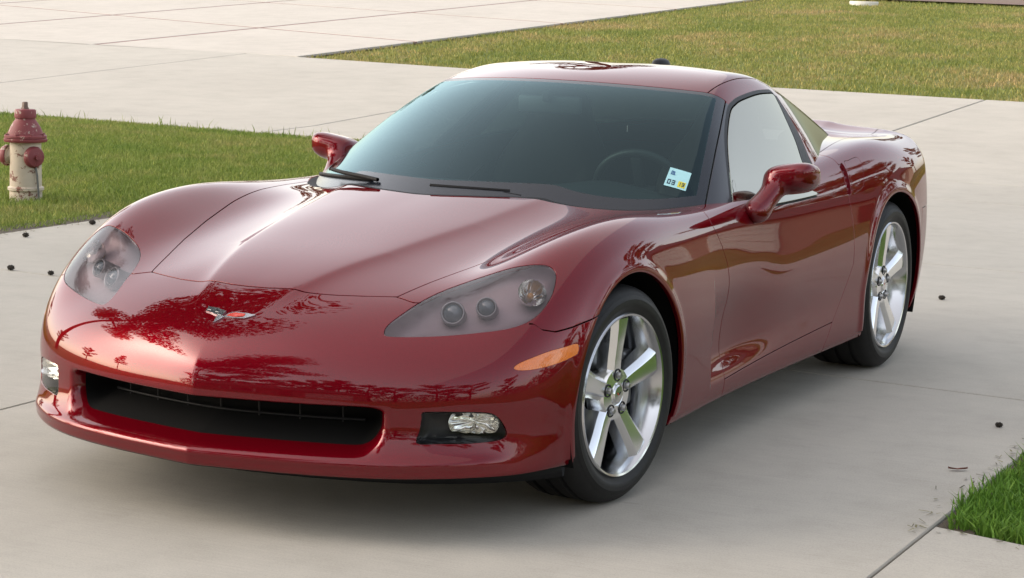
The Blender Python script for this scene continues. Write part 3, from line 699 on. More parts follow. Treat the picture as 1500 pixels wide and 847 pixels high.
up = [bm.verts.new((t*.032, w*.032, .006+.006*abs(t))) for t, w in L_]; mid_ = [bm.verts.new((t*.032, 0, .004+.003*abs(t))) for t, w in L_]; dn = [bm.verts.new((t*.032, -w*.032, .007+.007*abs(t))) for t, w in L_]
for i in range(8):
    bm.faces.new((mid_[i], mid_[i+1], up[i+1], up[i])); bm.faces.new((dn[i], dn[i+1], mid_[i+1], mid_[i]))
bmesh.ops.solidify(bm, geom=bm.faces[:], thickness=.0012)
o = from_bm('dead_leaf', bm, pbr('dead_leaf', (.22, .075, .045), .8)); o.location = (1.655, .965, .001); o.rotation_euler = (0, 0, .5); tag(o, 'small dry red-brown leaf on the driveway by the green corner', 'leaf')
# dry clippings and grit gathered along the grass edges
cl = []
for k_ in range(260):
    if k_ < 90: cx_, cy_ = 1.765-abs(rng.normal(0, .03)), rng.uniform(.1, 2.6)
    elif k_ < 130: cx_ = rng.uniform(1.8, 2.7); cy_ = .215-.26*(cx_-1.786)-abs(rng.normal(0, .03))
    else: cx_, cy_ = -4.72+abs(rng.normal(0, .06)), rng.uniform(2.2, 6.5)
    a_ = rng.uniform(0, 6.28); l_ = rng.uniform(.004, .018); w_ = rng.uniform(.0012, .003); d_ = np.array([math.cos(a_), math.sin(a_)]); e_ = np.array([-d_[1], d_[0]])
    cl.append([(cx_+s1*d_[0]*l_+s2*e_[0]*w_, cy_+s1*d_[1]*l_+s2*e_[1]*w_, .003+.002*rng.random()+(.004 if s1 > 0 else 0)) for s1, s2 in ((-1, -1), (1, -1), (1, 1), (-1, 1))])
cl = np.array(cl).reshape(-1, 3); tag(mesh_np('grass_clippings', cl, np.arange(len(cl)).reshape(-1, 4), leaf_mat('clippings', (.05, .04, .02), (.22, .20, .09)), smooth=False), 'dry grass clippings scattered along the lawn edges', 'clippings', kind='stuff')
# pale edging stone and mulch far up the lawn
M['mulch'] = pbr('mulch', (.15, .10, .075), .95)
mb = sheet('mulch_bed', [(-12.5, 40.2), (-6, 38.9), (-6, 41), (-12.5, 43)], .012, M['mulch'], 2); tag(mb, kind='structure')
V = []; 
for a_ in np.linspace(-1.1, 1.1, 11):
    for (r_, h_) in ((.95, -.05), (.95, .035), (.98, .05), (1.05, .05), (1.08, .035), (1.08, -.05)): V.append((math.sin(a_)*r_*.33, -math.cos(a_)*r_*.33+.3, h_))
V = np.array(V)+[-10.25, 38.0, float(gz(38.0))]; Q = [(i*6+j, i*6+j+1, (i+1)*6+j+1, (i+1)*6+j) for i in range(10) for j in range(5)]
tag(mesh_np('edging_stone', V, Q, pbr('pale_stone', (.62, .60, .56), .8), smooth=False), 'pale curved edging stone at the top of the far lawn', 'stone')

# ------------------------------------------------------------------ what the paint and glass mirror: trees and houses round about
M['bark'] = pbr('bark', (.07, .05, .035), .9)
def tree_meshes(kind):
    r = np.random.default_rng(kind+3); parts = []; tips = []
    Ht = (9.5, 8.0, 13.5, 12)[kind]
    parts.append(tube([(0, 0, -.3), (.08, .05, Ht*.2), (.0, -.1, Ht*.45), (.15, 0, Ht*.75), (.1, .05, Ht*.95)], [.24, .19, .15, .08, .03], 8))
    nl = (13, 11, 26, 16)[kind]
    for i in range(nl):
        z0 = Ht*((.28+.62*i/nl) if kind < 2 else (.42+.55*i/nl)); a = i*2.4+r.uniform(-.4, .4)
        L = (Ht*.34*math.sin(math.pi*(.2+.72*i/nl)) if kind < 2 else Ht*.21*(1.08-.85*i/nl))*r.uniform(.75, 1.15); rise = .45 if kind < 2 else .06
        if kind == 3: z0 = Ht*(.50+.44*i/nl); L = r.uniform(4.2, 6.4)*(1-.35*i/nl); rise = .28
        p0 = np.array([0, 0, z0]); p1 = p0+np.array([math.cos(a)*L*.55, math.sin(a)*L*.55, L*rise*.6]); p2 = p0+np.array([math.cos(a)*L, math.sin(a)*L, L*rise])
        parts.append(tube([p0, p1, p2], [.08, .05, .015], 5))
        for t in np.linspace(.35, 1.05, 7): tips.append((p0*(1-t)+p2*t, L))
    V, Q = join(parts); me_t = mesh_np('trunk', V, Q, M['bark']).data
    n = (5200, 4600, 5600, 17000)[kind]; P = []
    for i in range(n):
        c, L = tips[r.integers(len(tips))]; s_ = (.75, .75, .42, 1.25)[kind]; d = r.normal(0, 1, 3); d *= s_*r.random()**.4/np.linalg.norm(d); d[2] *= .6; P.append(c+d)
    P = np.array(P); sz = r.uniform(.07, .17, n)*(1 if kind < 2 else 1.1); A = r.normal(0, 1, (n, 3)); A /= np.linalg.norm(A, axis=1, keepdims=True); B = np.cross(A, r.normal(0, 1, (n, 3))); B /= np.linalg.norm(B, axis=1, keepdims=True)
    asp = 4 if kind == 2 else 1.5
    VV = np.stack([P-A*sz[:, None]*asp*.6, P+B*sz[:, None]*.6, P+A*sz[:, None]*asp*.6, P-B*sz[:, None]*.6], 1).reshape(-1, 3)
    col = [((.030, .055, .014), (.085, .12, .03)), ((.035, .05, .016), (.10, .11, .035)), ((.025, .042, .016), (.06, .08, .028)), ((.028, .045, .014), (.075, .10, .03))][kind]
    me_c = mesh_np('crown', VV, np.arange(4*n).reshape(-1, 4), leaf_mat('leaves_%d' % kind, *col), smooth=False).data
    for o in [o for o in bpy.data.objects if o.data in (me_t, me_c)]: bpy.data.objects.remove(o)
    return me_t, me_c
TM = [tree_meshes(k_) for k_ in range(4)]
names = ['oak_tree', 'maple_tree', 'pine_tree', 'live_oak_tree']
labels = ['broad green tree with spreading crown', 'round-crowned green tree', 'tall pine with bare lower trunk', 'large spreading live oak reaching over the driveway']
def tree(kind, x_, y_, s_, rz):
    t = empty(names[kind], (x_, y_, float(gz(y_))-.05)); t.scale = (s_,)*3; t.rotation_euler = (0, 0, rz)
    for nm, me in zip(('trunk', 'crown'), TM[kind]): o = bpy.data.objects.new(nm, me); COL.objects.link(o); o.parent = t
    near_ = ('behind the brown brick house' if y_ < -20 else 'beyond the right-hand verge' if x_ > 18 and y_ < 34 else 'behind the tan brick house' if x_ > 8 else 'on the hydrant side of the drive' if x_ < -30 and y_ < 24 else 'behind the far lawn')
    tag(t, labels[kind]+' '+near_ if kind < 3 else labels[kind]+(' beside the hydrant lawn' if y_ > 0 else ' near the brown house'), 'tree', 'trees around the driveway')
for i, a_ in enumerate(TREES): tree(*a_, i*1.3)

def hedge(x0, y0, x1, y1, h_, label):  # leaf bank added out of view as dark fill in the reflections
    n = 5200; t = rng.random(n); P = np.stack([x0+(x1-x0)*t, y0+(y1-y0)*t, np.zeros(n)], 1)
    top = h_*(.75+.25*np.sin(t*31)*np.sin(t*13+1)); P[:, 2] = gz(P[:, 1])+top*rng.random(n)**.7; P[:, :2] += rng.normal(0, .7, (n, 2))
    A = rng.normal(0, 1, (n, 3)); A /= np.linalg.norm(A, axis=1, keepdims=True); B = np.cross(A, rng.normal(0, 1, (n, 3))); B /= np.linalg.norm(B, axis=1, keepdims=True); s_ = rng.uniform(.15, .4, (n, 1))
    V = np.stack([P-A*s_, P+B*s_*.6, P+A*s_, P-B*s_*.6], 1).reshape(-1, 3)
    tag(mesh_np('fill_hedge', V, np.arange(4*n).reshape(-1, 4), leaf_mat('hedge_leaf', (.025, .045, .012), (.07, .10, .028)), smooth=False), label, 'hedge', kind='stuff')
hedge(-34, -27, 34, -29, 5.0, 'added dark green hedge behind the brown brick house, filling reflections')
hedge(30, -18, 40, 34, 4.0, 'added dark green hedge on the right-hand side, filling reflections')
def house(x_, y_, rz, w_, d_, col, label):
    h = empty('house', (x_, y_, float(gz(y_)))); h.rotation_euler = (0, 0, rz); tag(h, label, 'house', None)
    wm = pbr('house_wall', col, .85); rm = pbr('house_roof', (.075, .065, .058), .9); tm = pbr('house_trim', (.62, .60, .56), .6); gm = pbr('house_pane', (.03, .04, .05), .06)
    bm = bmesh.new(); box(bm, (0, d_/2, 1.35), (w_, d_, 2.9)); from_bm('wall', bm, wm, h)
    bm = bmesh.new(); o_ = .5; e = [bm.verts.new(p_) for p_ in ((-w_/2-o_, -o_, 2.75), (w_/2+o_, -o_, 2.75), (w_/2+o_, d_+o_, 2.75), (-w_/2-o_, d_+o_, 2.75), (-w_/2+d_*.45, d_/2, 4.9), (w_/2-d_*.45, d_/2, 4.9))]
    for f in ((0, 1, 5, 4), (1, 2, 5), (2, 3, 4, 5), (3, 0, 4), (3, 2, 1, 0)): bm.faces.new([e[i] for i in f])
    from_bm('roof', bm, rm, h)
    bm = bmesh.new(); box(bm, (-w_*.28, -.04, 1.1), (4.6, .08, 2.2)); gd = from_bm('garage_door', bm, tm, h)
    for k_ in range(4): bm = bmesh.new(); box(bm, (-w_*.28, -.10, .30+.54*k_), (4.3, .03, .46), bev=.01); from_bm('door_panel', bm, tm, gd)
    for wx in (w_*.12, w_*.34):
        bm = bmesh.new(); box(bm, (wx, -.05, 1.5), (1.5, .10, 1.5)); wf = from_bm('window', bm, tm, h)
        bm = bmesh.new(); box(bm, (wx-.34, -.11, 1.5), (.60, .02, 1.3)); from_bm('pane', bm, gm, wf); bm = bmesh.new(); box(bm, (wx+.34, -.11, 1.5), (.60, .02, 1.3)); from_bm('pane', bm, gm, wf)
    bm = bmesh.new(); box(bm, (w_*.0-.6, -.05, 1.05), (.95, .1, 2.1)); from_bm('door', bm, pbr('house_door', (.12, .05, .03), .5), h)
house(-1.5, -21, math.pi, 17, 9, (.27, .17, .13), 'brown brick house with white garage door at the head of the driveway')
house(18, 38, 0, 16, 9, (.33, .25, .19), 'tan brick house across the street beyond the far lawn')
# ------------------------------------------------------------------ the car
car = empty('sports_car'); tag(car, 'dark red two-door sports car with chrome five-spoke wheels parked on concrete driveway', 'car')
GAP = .0027
cpt = np.interp
def band_split(m, fn):
    """split a panel along fn=0 leaving a narrow shut line; returns (neg, pos)"""
    a, _ = cut(m, fn(*m[0].T)+GAP); b = cut(m, fn(*m[0].T)-GAP)[1]; return a, b
_shell = surfnet(body, (-1.0, -1.0, .12), (1.0, 3.62, 1.0), .0075)
# openings: wheel arches, underside, cabin footprint
m = _shell
for cy, cz, r in (FC_F, FC_R):
    x, y, z = m[0].T
    m = cut(m, np.maximum(np.hypot((y-cy)/1.06, z-cz)-r, .5-np.abs(x)))[1]
under, m = cut(m, m[0][:, 2]-.1745-.016*(1-sstep(-.55, -.15, m[0][:, 1])))
panel('underbody', under, M['void'], car, fold=False)
x, y, z = m[0].T; _c = cabin(x, y, z)
_edge = cpt(np.abs(x), [0, .1, .2, .3, .4, .5, .6, .68, .74, .80], [.380, .388, .408, .442, .492, .560, .645, .735, .86, 1.2])
cowl, m = cut(m, np.where(z > .7, np.where(y < 1.1, np.minimum(_c-.004*(1-sstep(.8, .98, y))+.003*sstep(.8, .98, y), np.maximum((_edge-y)*.5, _c-.08)), _c+.003), 1))
cowl = cut(cowl, cabin(*cowl[0].T)+.05)[1]
panel('cowl_panel', cowl, M['black'], car, fold=False)
# air intake
x, y, z = m[0].T
intake, m = cut(m, np.where(y < -.6, .044-mouth(np.abs(x), z), 1))  # black also laid over part of the red shelf, painting in its dark reflection
grille = panel('grille', intake, M['void'], car, fold=False)
# lamps
_n = np.array([.38, -.55, .74]); _n /= np.linalg.norm(_n); _e1 = np.cross([0, 0, 1.], _n); _e1 /= np.linalg.norm(_e1); _e2 = np.cross(_n, _e1)
HL3 = np.array([(.468, -.706, .569), (.464, -.676, .587), (.479, -.614, .615), (.501, -.533, .645), (.534, -.460, .67), (.586, -.397, .695), (.655, -.352, .719), (.722, -.322, .732), (.768, -.305, .734), (.796, -.311, .722), (.812, -.338, .70), (.821, -.384, .662), (.815, -.439, .623), (.796, -.488, .60), (.757, -.535, .584), (.692, -.584, .574), (.613, -.635, .565), (.535, -.683, .561), (.484, -.710, .562)])
HLP = smooth_poly(np.stack([HL3@_e1, HL3@_e2], 1), 5)
def hl_sd(x, y, z):
    ax = np.abs(x); d = poly_sd(HLP, ax*_e1[0]+y*_e1[1]+z*_e1[2], ax*_e2[0]+y*_e2[1]+z*_e2[2]); return np.where((y < -.1) & (z > .5), d, .5)
hl_in, _ = cut(m, hl_sd(*m[0].T)+.0015); _, m = cut(m, hl_sd(*m[0].T)-.0015)
FOGP = smooth_poly([(.617, .370), (.66, .372), (.70, .371), (.745, .369), (.772, .362), (.789, .339), (.799, .303), (.785, .289), (.75, .285), (.712, .283), (.66, .284), (.608, .286), (.611, .32), (.615, .355)], 4)
def fog_sd(x, y, z): return np.where(y < -.3, poly_sd(FOGP, np.abs(x), z), .5)
fog_in, _ = cut(m, fog_sd(*m[0].T)+.001); _, m = cut(m, fog_sd(*m[0].T)-.001)
MKP = smooth_poly([(-.574, .483), (-.551, .50), (-.48, .521), (-.42, .529), (-.368, .533), (-.366, .515), (-.38, .502), (-.459, .486), (-.541, .477)], 4)
def mk_sd(x, y, z): return np.where(np.abs(x) > .7, poly_sd(MKP, y, z), .5)
mk_in, _ = cut(m, mk_sd(*m[0].T)+.0008); _, m = cut(m, mk_sd(*m[0].T)-.0008)
# hood
def f_hood(x, y, z):
    ax = np.abs(x)
    xs = cpt(y, [-.60, -.552, -.42, -.254, -.077, .167, .40, .62, .75], [.41, .421, .459, .512, .558, .612, .655, .69, .70])
    yf = cpt(ax, [0, .06, .17, .27, .34, .42, .5], [-.664, -.662, -.645, -.616, -.589, -.552, -.50])
    d = np.maximum((ax-xs)*.97, (yf-y)*.9); return np.where((z > .55) & (y < .95), d, .5)
hood, m = band_split(m, f_hood)
hood_o = panel('hood', hood, M['red'], car)
# front bumper
def f_bump(x, y, z):
    ax = np.abs(x)
    yb = cpt(ax, [0, .17, .27, .42, .48, .56, .6, .7, .8], [-.66, -.642, -.612, -.553, -.562, -.53, -.5, -.46, -.42])
    zs = cpt(y, [-.476, -.467, -.434, -.375, -.315, -.25, -.24], [.596, .580, .572, .579, .589, .60, -1])
    return np.where(y > -.2, .5, np.where(ax < .80, (y-yb)*.8, np.where(y < -.7, -.5, z-zs)))
bumper, m = band_split(m, f_bump)
bump_o = panel('front_bumper', bumper, M['red'], car)
# doors, rockers, fenders, rear
def f_doorf(x, y, z): return y-cpt(z, [.2, .25, .30, .36, .49, .63, .69, .76, .79, .80, .806, .815], [.85, .852, .872, .868, .872, .855, .826, .779, .782, .80, .86, .95])
def f_doorr(x, y, z): return y-cpt(z, [.2, .28, .36, .49, .60, .69, .78, .83, .86, .89], [1.90, 1.958, 2.037, 2.132, 2.15, 2.152, 2.156, 2.17, 2.185, 2.20])
def f_sill(x, y, z): return z-(.236+.041*(y-.84))
fender, m = band_split(m, lambda x, y, z: np.where((z > .72) & (np.abs(x) < .74), y-1.0, f_doorf(x, y, z)))
fenders = sides(fender)
fend_o = [panel('front_fender', s, M['red'], car) for s in fenders]
rear, mid = band_split(m, lambda x, y, z: -f_doorr(x, y, z))
rock, door = band_split(mid, f_sill)
for s in sides(rock): panel('rocker_panel', s, M['red'], car)
DHP = smooth_poly([(2.183, .858), (2.205, .861), (2.228, .862), (2.214, .81), (2.192, .752), (2.17, .748), (2.150, .748), (2.170, .80)], 4)
doors = []
DHW = lambda x, y, z: np.where(np.abs(x) > .6, poly_sd(DHP, y, z), .5)
dh1, rear = cut(rear, DHW(*rear[0].T)); dh2, door = cut(door, DHW(*door[0].T))
handle = merge(dh1, dh2)
for k, s in enumerate(sides(door)): doors.append(panel('door', s, M['red'], car))
for k, s in enumerate(sides(handle)):
    V, T, N = s; V = V.copy(); d = DHW(*V.T); V -= N*(.016*np.clip(-d/.008, 0, 1))[:, None]
    panel('door_handle', (V, T, N), M['red'], doors[k], fold=False)
    # bright edge strip of the handle recess
    sx = 1 if k == 0 else -1; pts = []
    for (yy, zz) in ((2.232, .862), (2.218, .81), (2.197, .752), (2.172, .744)):
        pts.append((sx*(float(W(np.array([yy]), np.array([zz]))[0])-(.025 if zz > .84 else .004)), yy, zz))
# fuel door on the left rear fender
FDP = smooth_poly([(2.246, .862), (2.30, .869), (2.36, .875), (2.398, .874), (2.392, .85), (2.362, .80), (2.325, .768), (2.27, .756), (2.212, .752), (2.226, .80)], 4)
fd_in, _ = cut(rear, np.where(rear[0][:, 0] > 0, poly_sd(FDP, rear[0][:, 1], rear[0][:, 2]), .5)+.0012)
_, rear = cut(rear, np.where(rear[0][:, 0] > 0, poly_sd(FDP, rear[0][:, 1], rear[0][:, 2]), .5)-.0012)
# hatch lid and rear bumper
hatch, rear = band_split(rear, lambda x, y, z: np.where((z > .84) & (y > 2.1), np.maximum(np.abs(x)-cpt(y, [2.1, 2.4, 2.8, 3.2, 3.45, 3.6], [.735, .70, .655, .63, .60, .58]), y-3.47), .5))
panel('hatch_lid', hatch, M['red'], car)
rbump, rear = band_split(rear, lambda x, y, z: np.where(z < .60, 3.10-y, np.maximum(3.10-y, z-.62)))
panel('rear_bumper', rbump, M['red'], car)
rq = [panel('rear_fender', s, M['red'], car) for s in sides(rear)]
panel('fuel_door', fd_in, M['red'], rq[0])
# rear lamps
for sx in (1, -1):
    for xx in (.42, .66):
        yy = float(R_t(np.array([xx]), np.array([.72]))[0])
        V, Q = lathe([(.0, .014), (.055, .012), (.078, .004), (.082, -.02)], 28); V = np.stack([V[:, 0]+sx*xx, yy+V[:, 2]-.004, V[:, 1]+.72], 1)
        mesh_np('tail_light', V, Q, M['tail'], parent=car)
# headlamps: clear lens, sunken housing, two projectors and a turn reflector
for k, s in enumerate(sides(hl_in)):
    sx = 1 if k == 0 else -1
    hd = empty('headlight', (0, 0, 0), car)
    V, T, N = s
    lens = panel('lens', (V-N*.0015, T, N), M['lens'], hd, .006)
    d = -hl_sd(*V.T); dep = .060*(1-np.exp(-np.maximum(d, 0)/.018)); n3 = _n*[sx, 1, 1]
    Vb = V-n3*(dep+.002)[:, None]
    from_n = mesh_np('housing', Vb, T, M['bezel'], parent=hd)
    # fine rim seal round the lens
    for (c3, rad, kind) in (((.590, -.530, .622), .031, 'projector'), ((.672, -.485, .640), .027, 'projector'), ((.765, -.395, .675), .041, 'turn')):
        c = np.array(c3)*[sx, 1, 1]; n_ = np.array([.30*sx, -.86, .42]) if kind == 'projector' else np.array([.55*sx, -.62, .55])
        n_ = n_/np.linalg.norm(n_); a = np.cross([0, 0, 1.], n_); a /= np.linalg.norm(a); b = np.cross(n_, a)
        c = c-(_n*[sx, 1, 1])*.020
        def place(Vl): return c+Vl[:, :1]*a+Vl[:, 1:2]*b+Vl[:, 2:]*n_
        if kind == 'projector':
            Vl, Q = lathe([(rad*1.12, -.05), (rad*1.12, .010), (rad*1.05, .014), (rad*.93, .013), (rad*.90, .004)], 32); mesh_np('projector_ring', place(Vl), Q, M['ring'], parent=hd)
            Vl, Q = lathe([(rad*.91, .002), (rad*.8, .010), (rad*.5, .017), (.0001, .020)], 32); mesh_np('projector_lens', place(Vl), Q, M['projector'], parent=hd)
        else:
            Vl, Q = lathe([(rad, .016), (rad*.98, .006), (rad*.80, -.012), (rad*.45, -.026), (.0001, -.03)], 36)
            ang = np.arctan2(Vl[:, 1], Vl[:, 0]); Vl[:, 2] += .0022*np.sin(ang*14)*np.minimum(1, np.hypot(Vl[:, 0], Vl[:, 1])/rad)
            mesh_np('turn_reflector', place(Vl), Q, M['bowl'], parent=hd)
            Vl, Q = lathe([(.0001, .0), (.008, -.002), (.011, -.012), (.011, -.03)], 16); mesh_np('bulb', place(Vl), Q, pbr('bulb_amber', (.6, .3, .1), .1), parent=hd)
# fog lamps
for k, s in enumerate(sides(fog_in)):
    sx = 1 if k == 0 else -1; fg = empty('fog_light', (0, 0, 0), car)
    V, T, N = s; d = -fog_sd(*V.T); dep = .058*(1-np.exp(-np.maximum(d, 0)/.010))
    mesh_np('housing', V-N*(dep+.002)[:, None], T, M['satin'], parent=fg)
    panel('cover', (V-N*.002, T, N), M['fogglass'], fg, .004)
    zz = .334
    dirn = np.array([.42*sx, -.95, 0]); dirn /= np.linalg.norm(dirn); a = np.cross([0, 0, 1.], dirn); b = np.array([0, 0, 1.])
    c = np.array([sx*.716, -.636, zz])
    Vl, Q = lathe([(1.0, .010), (.97, .002), (.8, -.012), (.45, -.022), (.0001, -.026)], 40)
    ang = np.arctan2(Vl[:, 1], Vl[:, 0]); sq = 1/np.maximum(np.abs(np.cos(ang)), np.abs(np.sin(ang)))**.55; Vl[:, 0] *= sq; Vl[:, 1] *= sq; P = c+Vl[:, :1]*.070*a+Vl[:, 1:2]*.029*b+(Vl[:, 2:]*.8+.006*np.sin(Vl[:, :1]*13)+.003*np.sin(Vl[:, 1:2]*9))*dirn
    mesh_np('reflector', P, Q, M['bowl'], parent=fg)
    Vl, Q = lathe([(.0001, .012), (.4, .011), (.8, .008), (1.0, .004)], 40)
    ang = np.arctan2(Vl[:, 1], Vl[:, 0]); sq = 1/np.maximum(np.abs(np.cos(ang)), np.abs(np.sin(ang)))**.55; Vl[:, 0] *= sq; Vl[:, 1] *= sq
    P = c+Vl[:, :1]*.072*a+Vl[:, 1:2]*.031*b+Vl[:, 2:]*dirn; mesh_np('lens', P, Q, M['fogglass'], parent=fg)
for s in sides(mk_in): panel('side_marker', (s[0]-s[2]*.001, s[1], s[2]), M['amber'], car, .006)
# grille bars set in the intake
def face(ax, z, off): return float(F_t(np.array([ax]), np.array([z]))[0])+off
bm_pts = [(x_, face(abs(x_), .325, .125), .322) for x_ in np.linspace(-.42, .42, 25)]
V, Q = tube(bm_pts, .004, 6); mesh_np('grille_bar', V, Q, M['bars'], parent=grille)
for x_ in np.linspace(-.36, .36, 7):
    pts = [(x_, face(abs(x_), z_, .128), z_) for z_ in np.linspace(.27, .378, 5)]
    V, Q = tube(pts, .003, 6); mesh_np('grille_bar', V, Q, M['bars'], parent=grille)
# soft black air dam under the chin
xs = np.linspace(-.86, .86, 61); V = []
for x_ in xs:
    for (dy, z_) in ((.180, .200), (.186, .165), (.194, .138), (.202, .138), (.208, .165), (.218, .200)):
        V.append((x_*.985, face(abs(x_), .2, dy), z_))
V = np.array(V); Q = [(i*6+j, i*6+j+1, (i+1)*6+j+1, (i+1)*6+j) for i in range(60) for j in range(5)]
mesh_np('air_dam', V, Q, M['black'], parent=car)
# wheel wells
for cy, cz, r in (FC_F, FC_R):
    for sx in (1, -1):
        V, Q = lathe([(r+.022, .895), (r+.022, .60), (r+.02, .50), (.05, .48)], 40, 'x', -.45, math.pi+.45)
        V = V*[sx, 1.06, 1]+[0, cy, cz]; mesh_np('wheel_well', V, Q, M['void'], parent=car)

# ------------------------------------------------------------------ cabin
_cab = surfnet(cabin, (-.9, .2, .74), (.9, 3.5, 1.3), .0075)
_, g = cut(_cab, body(*_cab[0].T)+.004)
g = cut(g, g[0][:, 2]-.775)[1]
def yprime(x, y): ax = np.abs(x); return y-(.90-1.35*sstep(1.3, 2.5, y))*ax*ax
def f_ws(x, y, z):
    ax = np.abs(x); xe = cpt(y, [.3, .80, .924, 1.128, 1.328, 1.56, 1.7], [.80, .79, .762, .707, .652, .584, .54])
    d = np.maximum((ax-xe)*.9, (yprime(x, y)-1.252)*.8); return np.where(y < 1.75, d, .5)
ws, g = band_split(g, f_ws)
x, y, z = ws[0].T; fw = f_ws(x, y, z); fbase = body(x, y, z)
inner, frit = cut(ws, np.maximum(np.maximum(fw+.030, .026-fbase), yprime(x, y)-1.236))
wsh = panel('windshield', inner, M['glass'], car, fold=False)
panel('windshield_border', frit, M['frit'], wsh, .004)
# side windows
SWP = smooth_poly([(1.085, .79), (1.112, .811), (1.237, .921), (1.356, 1.006), (1.505, 1.081), (1.60, 1.106), (1.70, 1.119), (1.876, 1.130), (2.02, 1.129), (2.085, 1.122), (2.06, 1.085), (2.009, 1.03), (1.95, .955), (1.885, .885), (1.85, .80), (1.82, .70), (1.45, .68), (1.15, .70)], 5)
def f_sw(x, y, z): return np.where(np.abs(x) > .4, poly_sd(SWP, y, z), .5)
sw, g = band_split(g, f_sw)
for s in sides(sw): panel('side_window', s, M['sideglass'], car, .004)
# window surround, pillars, roof
def f_seal(x, y, z): return f_sw(x, y, z)-.014
seal, g = cut(g, f_seal(*g[0].T))
for s in sides(seal): panel('window_seal', s, M['satin'], car, fold=False)
apil, g = cut(g, np.where(g[0][:, 1] < 1.9, np.maximum(g[0][:, 1]-1.63, yprime(g[0][:, 0], g[0][:, 1])-1.238+2*np.maximum(0, g[0][:, 2]-1.14)), .5))
for s in sides(apil): panel('windshield_pillar', s, M['pillar'], car, .006)
yb1 = lambda z: cpt(z, [.80, .90, .958, 1.055, 1.115, 1.13], [1.97, 2.005, 2.049, 2.105, 2.118, 2.05])
yb2 = lambda z: cpt(z, [.80, .91, .958, 1.055, 1.12, 1.17, 1.3], [2.15, 2.165, 2.19, 2.21, 2.215, 2.20, 2.13])
bp_, g = band_split(g, lambda x, y, z: np.where((y > 1.8) & (z < 1.128), y-yb1(z), .5))
for s in sides(bp_): panel('door_pillar', s, M['satin'], car, .006)
hg, g = band_split(g, lambda x, y, z: yb2(z)-y)
panel('hatch_glass', hg, M['rearglass'], car)
roof, rail = band_split(g, lambda x, y, z: np.where(z > 1.1, np.maximum(np.abs(x)-.535+.02*np.maximum(0, y-1.5), y-2.03), .5))
panel('roof_panel', roof, M['red'], car)
panel('roof_rail', rail, M['red'], car)
# antenna dome at the back of the roof
V, Q = lathe([(.055, 0), (.053, .02), (.045, .034), (.025, .043), (.0001, .046)], 24); V = V*[.6, 1.1, .8]+[.10, 2.10, 1.205]
mesh_np('antenna', V, Q, M['satin'], parent=car)

# ------------------------------------------------------------------ mirrors
def mirror_f(x, y, z):
    cx, cy, cz = .920, 1.345, .872
    u = (x-cx)/.094; v = (y-cy)/.088; w = (z-cz-.016*np.clip(u, -1.2, 1.2)+.012*v)/.053
    e = ((np.abs(u)**3.2+np.abs(v)**2.8+np.abs(w)**2.8)**(1/2.9)-1)*.056
    e = smax(e, (y-cy-.068)*.9, .012)
    a = np.array([.850, 1.20, .770]); b = np.array([.885, 1.31, .856]); d = b-a
    t = np.clip(((x-a[0])*d[0]+(y-a[1])*d[1]+(z-a[2])*d[2])/(d@d), 0, 1)
    px, py, pz = x-a[0]-t*d[0], y-a[1]-t*d[1], z-a[2]-t*d[2]
    c = np.sqrt(px**2+(py*.75)**2+(pz*1.1)**2)-(.042-.004*t)
    f = np.sqrt(((x-.848)/1.0)**2+((y-1.20)/1.5)**2+((z-.768)/1.0)**2)-.040
    return smin(smin(e, c, .035), f, .03)
MV, MT, MN = surfnet(mirror_f, (.78, .98, .70), (1.10, 1.50, 1.0), .0065)
bez, hou = cut((MV, MT, MN), 1.404-MV[:, 1])
for k, sx in enumerate((1, -1)):
    S = np.array([sx, 1, 1]); mir = empty('door_mirror', (0, 0, 0), car)
    mesh_np('mirror_housing', hou[0]*S, hou[1] if sx > 0 else hou[1][:, ::-1], M['red'], hou[2]*S, mir)
    mesh_np('mirror_glass', bez[0]*S, bez[1] if sx > 0 else bez[1][:, ::-1], M['chrome'], bez[2]*S, mir)

